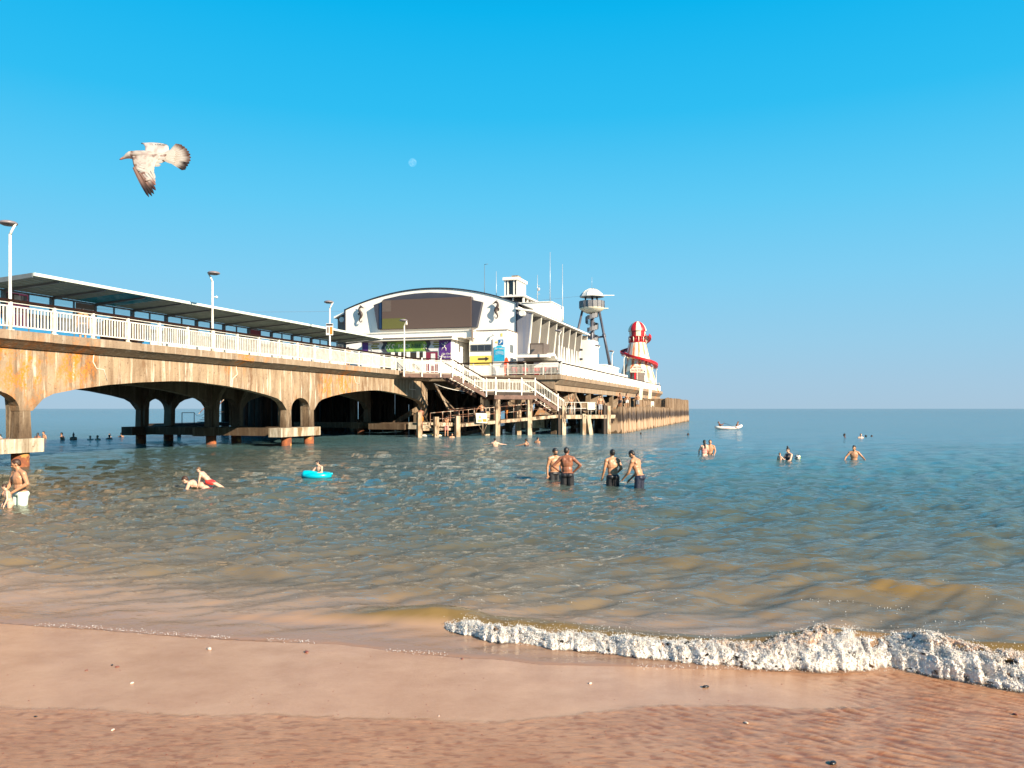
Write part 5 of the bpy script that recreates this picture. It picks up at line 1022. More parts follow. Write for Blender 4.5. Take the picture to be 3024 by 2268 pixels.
# tapered tower of boards
for k in range(20):
    a0=2*math.pi*k/20; a1=a0+2*math.pi/20*.985; m=MB(); zz=[p[0] for p in prof]; vs=[]
    for z in zz:
        r=rad(z); 
        for rr in (r,r-.08):
            for a in (a0,a1): vs.append((rr*math.cos(a),rr*math.sin(a),HZ(z)))
    fs=[]
    for i in range(len(zz)-1):
        b0=i*4; b1=b0+4; fs+= [(b0,b0+1,b1+1,b1),(b0+2,b1+2,b1+3,b0+3),(b0,b1,b1+2,b0+2),(b0+1,b0+3,b1+3,b1+1)]
    fs+= [(0,2,3,1),(len(vs)-4,len(vs)-3,len(vs)-1,len(vs)-2)]
    m.add(vs,fs); Hp('wall_board','stripe',m)
Hp('core','cream',MB().lathe([(3.4,HZ(5.5)),(2.9,HZ(7.0)),(2.3,HZ(9.3)),(1.85,HZ(11.5)),(1.45,HZ(13.5)),(1.3,HZ(14.2))],20))
Hp('door','taupe',MB().prism([(-.75,0),(.75,0),(.7,3.2),(-.7,3.2)],-3.5,-2.6)); Hp('door_edge','red',MB().prism([(-1.25,0),(-.8,0),(-.75,3.3),(-1.05,3.3)],-3.45,-2.7))
for a in range(20):
    t0=2*math.pi*a/20; c=(math.cos(t0),math.sin(t0)); Hp('baluster','cream' if a%2 else 'red',MB().tube([(1.5*c[0],1.5*c[1],HZ(14.3)),(1.5*c[0],1.5*c[1],HZ(15.2))],.09,6))
Hp('balcony','red',MB().lathe([(1.2,HZ(14.15)),(1.55,HZ(14.2)),(1.6,HZ(14.3)),(1.0,HZ(14.32))],20)); Hp('top_ring','red',MB().lathe([(1.42,HZ(15.18)),(1.58,HZ(15.2)),(1.58,HZ(15.3)),(1.42,HZ(15.32))],20))
Hp('cabin','red',MB().lathe([(1.3,HZ(14.3)),(1.3,HZ(15.9))],20))
for a in range(10):
    a0=2*math.pi*a/10; a1=a0+2*math.pi/10*.97
    Hp('cabin_panel','cream' if a%2 else 'red',MB().lathe([(1.38,HZ(15.33)),(1.46,HZ(16.25))],3,a0,a1))
    Hp('dome_petal','cream' if a%2 else 'red',MB().lathe([(1.62,HZ(16.25)),(1.60,HZ(16.6)),(1.38,HZ(17.1)),(1.0,HZ(17.6)),(.5,HZ(17.95)),(.02,HZ(18.05))],3,a0,a1))
# spiral slide: leaves the cabin on the right, round the back, front left to right, ends low at the right
def slide():
    pts=[]; n=110
    keys=[(0.0,20,15.0),(.12,-10,14.3),(.16,0,13.9)]
    A0=R(-42); 
    for i in range(n+1):
        f=i/n; ang=A0+2*math.pi*f*1.14; z=15.25-5.6*f; pts.append((ang,z))
    m=MB(); mi=MB(); prof_=[(-.45,.42),(-.40,.0),(.40,.0),(.45,.42),(.38,.42),(.32,.10),(-.32,.10),(-.38,.42)]
    vs=[];fs=[]
    for i,(a,z) in enumerate(pts):
        r=rad(z-.2)+.62
        for (dr,dz) in prof_: vs.append(((r+dr)*math.cos(a),(r+dr)*math.sin(a),HZ(z+dz)))
    k=len(prof_)
    for i in range(n):
        for j in range(k): j2=(j+1)%k; fs.append((i*k+j,i*k+j2,(i+1)*k+j2,(i+1)*k+j))
    fs.append(tuple(range(k))[::-1]); fs.append(tuple(n*k+j for j in range(k))); m.add(vs,fs,False); return m,pts
sm_,sp_=slide(); sld=Hp('slide','red',sm_)
for i in range(0,110,4):
    a,z=sp_[i]; r=rad(z-.2); Hp('slide_bracket','cream',MB().bar(((r+.02)*math.cos(a),(r+.02)*math.sin(a),HZ(z-.45)),((r+.6)*math.cos(a),(r+.6)*math.sin(a),HZ(z)),.08,.08),sld)
sgn=thing('scalloped_sign','small cream scalloped sign on a pole in front of the striped slide tower','sign',(21.9,136.5,5.46),0)
m=MB(); m.tube([(0,0,0),(0,0,3.4)],.06,8); m.obj('pole',MT['rail'],sgn)
sbd=MB(); sbd.prism([(-1.15,3.25),(1.15,3.25),(1.22,3.8),(.9,3.95),(.8,4.25),(.4,4.45),(0,4.75),(-.4,4.45),(-.8,4.25),(-.9,3.95),(-1.22,3.8)],-.05,.05); sbd=sbd.obj('board',MT['cream'],sgn)
for tx,z,sz in (('HELTER',4.12,.42),('SKELTER',3.58,.55)):
    me=text_mesh(tx,sz,.01); me.materials.clear(); me.materials.append(MT['maroon']); o=link('lettering',me,sbd); o.rotation_euler=(R(90),0,0); o.location=(0,-.07,z)
m=MB(); m.ell((0,0,4.85),(.14,.08,.16),None,8,6); m.obj('finial',MT['maroon'],sgn)
# ------------------------------------------------------------------ people
BAKE = []
def rotv(p, o, ax, deg): return Vector(o) + Matrix.Rotation(R(deg), 3, ax) @ (Vector(p) - Vector(o))
def organic(name, prims, mat, parent, vox, smooth=2):
    m = MB()
    for q in prims:
        if q[0] == 'e': m.ell(q[1], q[2], q[3] if len(q) > 3 else None, 12, 8)
        else:
            a, b2, ra, rb = Vector(q[1]), Vector(q[2]), q[3], q[4]; d = (b2-a)
            if d.length < 1e-5: continue
            d.normalize(); pts=[]; rr=[]
            for f in (-.98,-.7,-.35): pts.append(a+d*ra*f); rr.append(ra*math.sqrt(1-f*f))
            pts.append(a); rr.append(ra); pts.append((a+b2)/2); rr.append((ra+rb)/2); pts.append(b2); rr.append(rb)
            for f in (.35,.7,.98): pts.append(b2+d*rb*f); rr.append(rb*math.sqrt(1-f*f))
            m.tube(pts, rr, 10)
    o = m.obj(name, mat, parent)
    md = o.modifiers.new('r','REMESH'); md.mode='VOXEL'; md.voxel_size=vox; md.use_smooth_shade=True
    ms = o.modifiers.new('s','SMOOTH'); ms.iterations=smooth; ms.factor=.5
    BAKE.append(o); return o
def person(label, loc, rz, sk='mid', h=1.78, bend=0, lean=0, twist=0, look=(0,0), arms=None, legs=None, hair='netb', hairstyle='short', shorts=None, top=None, vox=.014, girth=1.0, fingers=False, female=False, pitch=0, group=None, root_z=0, noleg=False, cap=False, beard=False, name='person'):
    """stands at loc (soles) facing its own +y, turned by rz; bend tips the trunk forward, lean tips it sideways"""
    k = h/1.78; t = thing(name, label, 'person', loc, rz, group); S = lambda p: Vector(p)*k
    g = girth*(1.10 if not female else 1.0); up = lambda p: S(rotv(rotv(rotv(p,(0,0,1.0),'X',-bend),(0,0,1.0),'Y',lean),(0,0,1.0),'Z',twist))
    um = Matrix.Rotation(R(twist),3,'Z') @ Matrix.Rotation(R(lean),3,'Y') @ Matrix.Rotation(R(-bend),3,'X')
    Pm = []; sh = (.198 if not female else .168) if h > 1.4 else .172
    E_ = lambda c, r, m=None: Pm.append(('e', c, tuple(v*k for v in r), m)); C_ = lambda a,b,ra,rb: Pm.append(('c',a,b,ra*k,rb*k))
    # trunk
    E_(S((0,-.01,.95)), (.165*g,.115*g,.12)); E_(up((0,0,1.10)), (.145*g,.105*g,.16), um); E_(up((0,.005,1.30)), (.168*g,.115*g,.20), um)
    E_(up((0,-.015,1.42)), (.17*g,.085,.10), um)
    for s in (-1,1):
        E_(up((s*.085,.065,1.35)), (.085,.05 if not female else .075,.065), um)       # chest
        E_(up((s*.085,-.075,1.38)), (.075,.045,.10), um)                              # shoulder blade
        E_(S((s*.075,-.065,.93)), (.085*g,.08*g,.10))
        C_(up((s*.03,-.01,1.50)), up((s*sh,-.005,1.44)), .055, .062)
    C_(up((0,-.005,1.44)), up((0,.01,1.57)), .062, .056)
    # head
    hc = up((0,.02,1.665)); nk = up((0,0,1.57)); Mh = um @ Matrix.Rotation(R(look[0]),3,'Z') @ Matrix.Rotation(R(-look[1]),3,'X'); hp = lambda p: nk + Mh @ (Vector(p)*k)
    E_(hp((0,.010,.115)), (.076,.094,.100), Mh); E_(hp((0,.045,.055)), (.056,.055,.065), Mh); E_(hp((0,.055,.02)), (.034,.034,.028), Mh)
    C_(hp((0,.098,.105)), hp((0,.118,.072)), .012, .017); E_(hp((0,.094,.045)), (.024,.012,.010), Mh)
    for s in (-1,1):
        E_(hp((s*.080,.0,.085)), (.012,.022,.034), Mh); C_(hp((s*.016,.092,.118)), hp((s*.05,.082,.117)), .012, .010)
    # arms
    A = dict(L=((-.235,-.02,1.17),(-.25,.06,.93)), Rr=((.235,-.02,1.17),(.25,.06,.93)))
    if arms: A.update(arms)
    for s, kk in ((-1,'L'),(1,'Rr')):
        a = A[kk]
        if a is None: continue
        free = len(a) > 2 and a[2]; tr = (lambda p: S(p)) if free else up
        s0 = up((s*sh,-.005,1.43)); e = tr(a[0]); w = tr(a[1]); C_(s0, e, .058, .045); E_(s0,(.067,.066,.070)); C_(s0.lerp(e,.35), s0.lerp(e,.6), .058, .050); C_(e, w, .045, .029); C_(e.lerp(w,.15), e.lerp(w,.45), .048, .038)
        d = (w-e).normalized(); hd = w + d*.05*k; side = d.cross(Vector((0,1,0)));
        if side.length < .3: side = d.cross(Vector((1,0,0)))
        side.normalize(); E_(hd, (.036,.022,.050), d.to_track_quat('Z','X').to_matrix())
        nrm = d.cross(side).normalized()
        if fingers:
            for i in range(4):
                b0 = w + d*.085*k + side*(.011+.0*i)*0 + side*((i-1.5)*.019*k); L_ = (.055,.068,.064,.048)[i]*k; m1 = b0 + d*L_*.55 + nrm*.006*k; C_(b0, m1, .0095,.009); C_(m1, m1 + (d*.75+nrm*.55*s)*L_*.6, .009,.008)
            tb = w + d*.03*k - side*.03*k*s; C_(tb, tb + (d*.7 - side*.6*s)*.045*k, .012,.010); tb2 = tb + (d*.7 - side*.6*s)*.045*k; C_(tb2, tb2 + (d*.95 - side*.1*s)*.03*k, .010,.009)
        else: C_(w + d*.06*k, w + d*.15*k + nrm*.02*k, .028, .018)
    # legs
    G = dict(L=((-.11,.02,.50),(-.12,-.02,.08)), Rr=((.11,.02,.50),(.12,-.02,.08)))
    if legs: G.update(legs)
    if not noleg:
        for s, kk in ((-1,'L'),(1,'Rr')):
            hpj = S((s*.092,0,.90)); kn = S(G[kk][0]); an = S(G[kk][1]); C_(hpj, kn, .088*g, .056); C_(kn, kn.lerp(an,.35), .054, .056); C_(kn.lerp(an,.3), an, .057, .036)
            fd = Vector((s*.05,1,0)).normalized() if (an-kn).normalized().z < -.5 else (an-kn).normalized(); C_(an - Vector((0,.0,.03))*k, an + fd*.15*k - Vector((0,0,.045 if fd.z > -.3 else 0))*k, .036, .026)
    organic('body', Pm, SK[sk], t, vox)
    # hair
    hm = MT[hair]; Hh = [('e', hp((0,-.008,.135)), (.084*k,.100*k,.090*k), Mh)]
    if hairstyle != 'short' : Hh += [('e', hp((0,-.04,.08)), (.078*k,.070*k,.10*k), Mh)]
    else: Hh += [('e', hp((0,-.045,.10)), (.074*k,.058*k,.075*k), Mh)]
    if hairstyle == 'long': Hh += [('c', hp((0,-.07,.06)), up((0,-.11,1.34)), .06*k, .045*k)]
    if hairstyle == 'bun': Hh += [('e', hp((0,-.03,.26)), (.045*k,.045*k,.05*k), Mh)]
    if hairstyle == 'quiff': Hh += [('e', hp((0,.05,.20)), (.06*k,.05*k,.035*k), Mh)]
    if cap: organic('cap', [('e', hp((0,.0,.140)), (.092*k,.108*k,.088*k), Mh), ('e', hp((0,-.03,.10)), (.086*k,.085*k,.06*k), Mh)], MT['black'], t, max(.012,vox))
    else: organic('hair', Hh, hm, t, max(.010,vox*.9), 1)
    if beard: organic('beard', [('e', hp((0,.06,.028)), (.05*k,.046*k,.042*k), Mh)], hm, t, max(.009,vox*.8))
    # eyes and brows
    if vox <= .012:
        m = MB()
        for s in (-1,1): m.ell(hp((s*.032,.094,.096)), (.012*k,.006*k,.007*k), Mh, 8, 6)
        m.obj('eyes', MT['black'], t)
    if shorts:
        mt, ln = shorts; Q = [('e', S((0,-.01,.945)), (.180*g*k,.130*g*k,.095*k)), ]
        for s, kk in ((-1,'L'),(1,'Rr')):
            hpj = S((s*.092,-.01,.90)); kn = S(G[kk][0]); Q += [('c', hpj, hpj.lerp(kn, ln), .105*g*k, .092*g*k), ('e', S((s*.075,-.07,.93)), (.095*g*k,.088*g*k,.09*k))]
        organic('shorts', Q, MT[mt], t, max(.012,vox))
    if top:
        organic('top', [('e', up((0,.005,1.30)), (.178*g*k,.125*g*k,.20*k), um), ('e', up((0,-.015,1.42)), (.178*g*k,.095*k,.09*k), um), ('e', up((0,0,1.12)), (.155*g*k,.115*g*k,.15*k), um)], MT[top], t, max(.014,vox))
    if pitch: t.rotation_euler = (R(pitch), 0, rz)
    return t
D = math.radians
UP = dict(L=((-.30,.05,1.66),(-.26,.10,1.92)), Rr=((.30,.05,1.66),(.26,.10,1.92)))
AK = dict(L=((-.42,-.03,1.22),(-.20,.06,1.02)), Rr=((.42,-.03,1.22),(.20,.06,1.02)))     # hands on hips
OUT = dict(L=((-.38,.06,1.22),(-.46,.30,1.12)), Rr=((.38,.06,1.22),(.46,.30,1.12)))
# the four men in the middle of the water
person('man in a black cap facing the shore, one arm hanging, partly behind his friend', (1.42,26.1,-.73), D(205), 'tan', 1.80, bend=4, arms=dict(L=((-.26,.0,1.17),(-.22,.16,.96)),Rr=((.26,-.02,1.17),(.27,.03,.92))), shorts=('strunk',.75), vox=.012, fingers=True, beard=True, cap=True, girth=1.05, group='four men standing in the sea')
person('broad man seen from behind with both hands on his hips, in black shorts', (1.72,24.3,-.62), D(-8), 'deep', 1.80, bend=3, lean=-2, look=(-25,5), arms=AK, shorts=('strunk',.85), vox=.011, fingers=True, girth=1.08, hairstyle='short', group='four men standing in the sea')
person('man seen from behind with slicked dark hair and arms low, in black patterned shorts', (3.12,24.1,-.64), D(14), 'tan', 1.77, bend=6, look=(8,-12), arms=dict(L=((-.27,.0,1.17),(-.30,.12,.94)),Rr=((.28,-.03,1.19),(.20,.17,1.04))), shorts=('strunk',.85), vox=.011, fingers=True, girth=1.08, group='four men standing in the sea')
person('slim man bending forward and reaching his hand to the left, in navy shorts', (3.86,23.6,-.63), D(52), 'tan', 1.80, bend=20, look=(5,14), arms=dict(L=((-.22,.20,1.16),(-.20,.44,1.04)),Rr=((.22,.12,1.14),(.10,.40,.98))), shorts=('navyt',.85), vox=.011, fingers=True, girth=.95, group='four men standing in the sea')
# man and child at the left edge
person('man in mint green shorts wading at the left edge with his arm round a child', (-11.98,18.97,-.62), D(152), 'tan', 1.79, bend=5, look=(-38,14), arms=dict(L=((-.36,.02,1.20),(-.16,.28,1.02)),Rr=((.26,.08,1.16),(.12,.34,.98))), shorts=('mint',.85), vox=.009, fingers=True, hair='hairb', girth=1.06)
person('small child standing in the water in front of the man in mint shorts', (-11.88,18.42,-.40), D(125), 'pale', 1.03, bend=14, look=(-15,12), arms=dict(L=((-.24,.05,1.17),(-.26,.20,.98)),Rr=((.22,.05,1.17),(.20,.22,1.0))), vox=.010, hair='hairb', girth=1.12)
# swimmer carrying a child on his back
t = person('dark haired adult floating face down and low with a child riding on the back', (-9.0,23.55,-1.28), D(90), 'pale', 1.75, vox=.013, bend=78, look=(0,-38), arms=dict(L=((-.25,.2,1.45),(-.3,.35,1.2)),Rr=((.25,.2,1.45),(.3,.35,1.2))), legs=dict(L=((-.1,-.38,.88),(-.1,-.80,.80)),Rr=((.1,-.38,.88),(.1,-.80,.80))), hair='hairb', beard=False)
t.location = (-9.25,23.5,-.93)
t = person('child in red trunks lying on the back of a floating adult', (-9.12,23.46,-.35), D(90), 'pale', 1.12, vox=.011, bend=48, look=(10,-28), arms=dict(L=((-.2,.30,1.22),(-.16,.52,1.12)),Rr=((.2,.30,1.22),(.16,.52,1.12))), legs=dict(L=((-.1,-.36,.80),(-.1,-.70,.60)),Rr=((.1,-.36,.80),(.1,-.70,.60))), shorts=('redt',.6), hair='hairg', girth=1.1)
t.location = (-9.15,23.46,-.37)
# child on the turquoise float
fl = thing('inflatable_ring', 'turquoise inflatable with a curled tail carrying a child', 'inflatable', (-6.72,26.75,0), D(0))
m = MB(); pts=[]; rr=[]
for i in range(25):
    f=i/24; x=-.43+1.0*f; pts.append((x,-.14+.10*f,.17-.05*math.sin(f*3)+(-.06*f if f<.7 else -.042+.16*(f-.7)))); rr.append(.03+.17*math.sin(math.pi*min(1,.12+f*.88))**.8*(1-.72*f))
m.tube(pts, rr, 16); m.obj('front_tube', MT['turq'], fl)
m = MB(); m.tube([(.0+.42*math.cos(a),.05+.30*math.sin(a),.10) for a in [2*math.pi*i/28 for i in range(29)]], .105, 12, cap=False); m.obj('ring_tube', MT['turq'], fl)
person('dark haired child leaning over a turquoise inflatable', (-6.60,26.85,-.62), D(150), 'pale', 1.25, vox=.011, bend=14, look=(-30,8), arms=dict(L=((-.30,.18,1.26),(-.05,.34,1.22)),Rr=((.30,.18,1.26),(.30,.40,1.20))), hair='netb', hairstyle='quiff', girth=1.05)
# couple, woman with bun, child, ball, man to the right
person('woman in a pale swimsuit seen from behind, hugging a man chest deep', (9.93,40.2,-.93), D(5), 'pale', 1.70, vox=.016, arms=dict(L=((-.26,.1,1.2),(-.22,.25,1.0)),Rr=((.26,.1,1.2),(.2,.3,1.05))), hairstyle='long', hair='netb', female=True, girth=1.08, top='pinkf', look=(-10,0))
person('man facing the shore pressed close to a dark haired woman, chest deep', (10.30,40.5,-1.0), D(170), 'tan', 1.76, vox=.016, arms=dict(L=((-.26,.1,1.2),(-.2,.25,1.05)),Rr=((.26,.1,1.2),(.2,.25,1.05))), hair='hairb')
person('woman with a high bun holding a small child in the water', (12.68,35.6,-1.05), D(115), 'pale', 1.66, vox=.015, bend=6, look=(0,14), arms=dict(L=((-.24,.16,1.2),(-.15,.38,1.12)),Rr=((.24,.16,1.2),(.15,.38,1.12))), hairstyle='bun', hair='netb', female=True, girth=1.15, top='darkf')
person('small child held in the water by the woman with the bun', (12.22,35.55,-.62), D(-60), 'pale', 1.0, vox=.014, arms=dict(Rr=((.25,.18,1.25),(.25,.40,1.22))), hair='hairg', girth=1.1)
bl = thing('beach_ball', 'small patterned black and white ball floating behind the woman with the bun', 'ball', (13.35,36.4,.11))
m = MB(); m.ell((0,0,0),(.135,.135,.135),None,18,12); bo = m.obj('ball', MT['vinyl'], bl)
for i in range(12):
    v = Vector([(0,1,1.618),(0,-1,1.618),(0,1,-1.618),(0,-1,-1.618),(1,1.618,0),(-1,1.618,0),(1,-1.618,0),(-1,-1.618,0),(1.618,0,1),(-1.618,0,1),(1.618,0,-1),(-1.618,0,-1)][i]).normalized(); q=v.to_track_quat('Z','Y').to_matrix()
    m = MB(); m.prism([(.045*math.cos(2*math.pi*j/5),.045*math.sin(2*math.pi*j/5)) for j in range(5)], .128, .1365, 'z'); m.v=[tuple(q@Vector(a)) for a in m.v]; m.obj('black_patch', MT['black' if i%2 else 'green'], bo)
person('young man with swept dark hair, chest deep with both arms spread, far right', (15.85,36.1,-1.02), D(165), 'tan', 1.70, vox=.014, bend=5, look=(-30,0), arms=OUT, hair='netb', hairstyle='quiff', group=None)
# small swimmers and heads
def head(label, x, y, vis, rz=0, sk='tan', hair='netb', style='short', h=1.72, top=None, grp=None, bend=8, arms=None, look=(0,0)):
    return person(label, (x,y,vis-h), D(rz), sk, h, vox=.024, bend=bend, hair=hair, hairstyle=style, noleg=True, top=top, group=grp, arms=arms, look=look)
SW = dict(L=((-.35,.1,1.38),(-.62,.25,1.36)), Rr=((.35,.1,1.38),(.62,.25,1.36)))
head('dark haired swimmer, leftmost of a loose row far out on the right', 27.5,64.2,.33,60,'dark')
head('pale bald-looking swimmer, second of the loose row far out on the right', 28.4,63.5,.35,180,'pale','hairg')
head('only the crown of a head of a swimmer far right, third of the loose row', 30.3,66.5,.13,30,'dark')
head('crown of the last head of the loose row at far right', 30.85,66.6,.12,90,'dark')
head('lone black head in the water between the fender wall and the dinghy', 15.7,69,.21,90,'dark')
head('black head close under the foot of the fender wall', 11.7,70.6,.22,0,'dark')
head('pale swimmer seen from behind with arms spread, in front of the timber stage', -1.06,48.8,.55,0,'pale',arms=SW,bend=4)
head('swimmer in a dark top with one arm out, in front of the stage columns', .95,49.7,.48,60,'mid',top='darkf',arms=dict(L=((-.3,.25,1.38),(-.4,.5,1.35))),bend=4)
head('sunburnt swimmer from behind, right of the swimmer in the dark top', 1.66,53.0,.46,-40,'tan',bend=14)
G_ = 'distant swimmers seen under the pier at the left'
for lb,x,y,v,rz,sk,hr,sty,tp in (('woman with dark hair beside a man, right of the nearest pier leg',-37.8,62,.46,0,'deep','netb','long',None),('bare chested man facing a dark haired woman, right of the nearest pier leg',-37.2,62,.57,150,'tan','hairb','short',None),('man with short dark hair, left one of the middle pair under the big arch',-34.2,59.3,.57,90,'tan','netb','short',None),('woman with dark bun, right one of the middle pair under the big arch',-33.4,59.3,.49,20,'deep','netb','bun',None),
    ('low head, left of the group of three under the big arch',-32.1,59.3,.33,200,'pale','hairb','short',None),('head in the middle of the group of three under the big arch',-31.5,59.3,.36,170,'tan','netb','short',None),('dark haired head, right of the three under the big arch',-31.3,60.5,.36,10,'deep','netb','short',None),('pale swimmer alone, left of the dark shirted swimmer',-33.9,65.7,.28,180,'pale','hairb','short',None),('swimmer in a dark shirt, rightmost under the big arch',-33.0,65.7,.36,0,'mid','netb','short','darkf'),
    ('pale swimmer at the very left edge of the photo',-39.8,60.7,.40,100,'pale','netb','short',None),('dark haired swimmer in the small left arch, left of two',-38.9,60,.36,20,'deep','netb','long',None),('dark haired swimmer in the small left arch, right of two',-38.45,60,.37,160,'deep','netb','long',None)):
    head(lb,x,y,v,rz,sk,hr,sty,tp=None or None) if False else head(lb,x,y,v,rz,sk,hr,sty,top=tp,grp=G_)
# dinghy with two people
dg = thing('inflatable_dinghy', 'pale inflatable dinghy with raised bow, far out on the right', 'dinghy', (24.75,89,0), D(4))
m = MB(); pts=[]; 
for i in range(41):
    a=2*math.pi*i/40; x=1.45*math.cos(a); y=.55*math.sin(a); pts.append((x,y,.16+.26*max(0,x/1.45)**3+.08*max(0,-x/1.45)**3))
m.tube(pts,.17,10,cap=False); m.obj('hull_tube',MT['vinyl'],dg); m=MB(); m.ell((0,0,.08),(1.3,.5,.07),None,18,6); m.obj('floor',MT['taupe'],dg)
m = MB(); m.tube([(x,-.72,.16+.05*math.sin(x*2)) for x in (-.9,-.4,.1,.6,1.0)],.015,5); m.obj('grab_line',MT['red'],dg)
m = MB(); m.tube([(-.6,-.1,.75),(.5,-.55,.30)],.02,6).ell((.62,-.60,.25),(.16,.03,.08),None,8,5); tag(m.obj('paddle',MT['black'],None),'dark paddle held across the pale dinghy','paddle'); o=bpy.data.objects['paddle']; o.location=(24.75,89,0)
SIT=dict(L=((-.1,.38,1.02),(-.12,.78,.90)),Rr=((.1,.38,1.02),(.12,.78,.92)))
t=person('dark haired rower reclining in the stern of the dinghy', (0,0,0), D(-90),'deep',1.7,vox=.022,bend=-28,legs=SIT,arms=dict(L=((-.3,.2,1.2),(-.1,.40,1.25)),Rr=((.3,.2,1.2),(.1,.40,1.3)))); t.location=(23.9,89,-.72)
t=person('passenger lying back in the bow of the dinghy with legs over the middle', (0,0,0), D(90),'tan',1.66,vox=.022,bend=-22,legs=SIT,hair='hairb'); t.location=(25.6,89,-.70)
# people on and around the landing stage
def SG(q,p,z): return GO+GE*q+GP*p+Vector((0,0,z))
gs = 'bathers on the landing stage'
person('person in orange shorts climbing onto the timber steps behind the first fender post', SG(.0,.9,.75), D(30),'deep',1.72,vox=.018,shorts=('orange',.6),bend=6,arms=dict(L=((-.3,.2,1.3),(-.2,.35,1.25)),Rr=((.26,.1,1.2),(.2,.2,1.1))),top=None,group=gs)
person('man gripping the rusty pipe above his head on the bottom steps, back turned', SG(2.05,.35,.05), D(-10),'tan',1.70,vox=.016,shorts=('pinkf',.8),bend=2,arms=dict(L=((-.30,.1,1.25),(-.36,.25,1.30)),Rr=((.18,.06,1.68),(.12,.10,1.93))),group=gs)
head('swimmer at the foot of the steps between two fender posts',-4.95,64.0,.36,200,'tan',grp=gs)
person('bare backed man leaning over the rusty rail of the ramp', SG(5.75,1.2,1.2), D(10),'mid',1.74,vox=.018,shorts=('navyt',.7),bend=22,look=(0,25),arms=dict(L=((-.38,.12,1.25),(-.50,.28,1.02)),Rr=((.34,.1,1.25),(.36,.25,1.05))),group=gs)
person('person in shade behind the ramp rail between the two tall columns', SG(8.6,2.0,1.4), D(100),'deep',1.62,vox=.02,shorts=('orange',.6),top=None,group=gs)
t=person('woman in a dark bikini throwing both arms up on the landing stage', SG(14.9,1.2,1.8), D(180),'tan',1.66,vox=.016,arms=UP,female=True,shorts=('strunk',.25),hairstyle='long',group=gs); organic('bikini_top',[('e',(0,.03,1.28*.93),(.165,.115,.05))],MT['strunk'],t,.018)
person('bare chested man in grey shorts stepping down at the right end of the stage', SG(17.25,-.1,1.8), D(190),'tan',1.78,vox=.016,shorts=('grey',.9),hair='netb',group=gs,arms=dict(L=((-.30,.0,1.2),(-.30,.12,1.02)),Rr=((.26,.0,1.2),(.24,.1,.98))))
person('man in dark shorts standing upright on top of the fender wall', PW(73.2,13.6,2.42), D(160),'tan',1.78,vox=.02,shorts=('grey',.95),look=(-20,10),group='people on the fender wall walkway',arms=dict(L=((-.28,.02,1.2),(-.12,.22,1.12)),Rr=((.28,.02,1.2),(.1,.22,1.1))))
person('woman with long dark hair beside a man on the walkway behind the fender wall', PW(63.2,13.2,2.4), D(120),'tan',1.66,vox=.02,female=True,hairstyle='long',shorts=('darkf',.5),group='people on the fender wall walkway',arms=dict(L=((-.3,.1,1.2),(-.25,.2,1.4)),Rr=((.26,.1,1.2),(.2,.2,1.4))))
person('man in red shorts seen behind the long haired woman on the walkway', PW(65.6,12.7,2.4), D(200),'deep',1.74,vox=.02,shorts=('darkf',.7),group='people on the fender wall walkway')
person('woman in a white skirt on the walkway near the first plank of the fender wall', PW(61.0,14.3,2.4), D(170),'tan',1.62,vox=.02,female=True,hairstyle='long',shorts=('whitef',.5),group='people on the fender wall walkway')
person('man standing on the far pile cap, seen through the left pointed arch, stooping', PW(21.1,-12.9,1.17), D(20),'tan',1.60,vox=.02,bend=18,look=(0,30),shorts=('pinkf',.6))
person('person climbing round a pile on the far side of the viaduct', PW(23.9,-13.2,1.15), D(100),'mid',1.72,vox=.02,shorts=('darkf',.7),arms=dict(L=((-.2,.1,1.65),(-.1,.2,1.9))))
for s_,t_,sk,tp,lb in ((24.7,-2.6,'tan','pinkf','walker in coral pink on the pier deck beyond the railing'),(30.5,-2.2,'mid','darkf','walker in dark clothes on the pier deck near the third lamp post'),(6.1,-2.4,'tan','darkf','person in dark clothes on the deck behind the railing, left of the brown cart')):
    person(lb, PW(s_,t_,5.44), D(40), sk, 1.68, vox=.02, top=tp, shorts=(tp if tp=='pinkf' else 'navyt',.95), female=(tp=='pinkf'), hairstyle='long' if tp=='pinkf' else 'short', group='people walking on the pier deck')
# pale floats moored at the first posts
for i,(x,y,l,lb) in enumerate(((-7.15,65.2,.55,'whitish yellow float lying between the first two fender posts, left one'),(-6.3,65.3,.45,'whitish flat float lying between the first two fender posts, right one'))):
    f_ = thing('float', lb, 'float', (x,y,.05), .3*i); m=MB(); m.ell((0,0,.05),(l,.3,.16-.06*i),None,14,8); m.obj('hull',MT['vinyl'],f_); m=MB(); m.box(-l*.8,l*.8,-.02,.02,.12-.05*i,.24-.08*i); m.obj('ridge',MT['yellow'],f_)
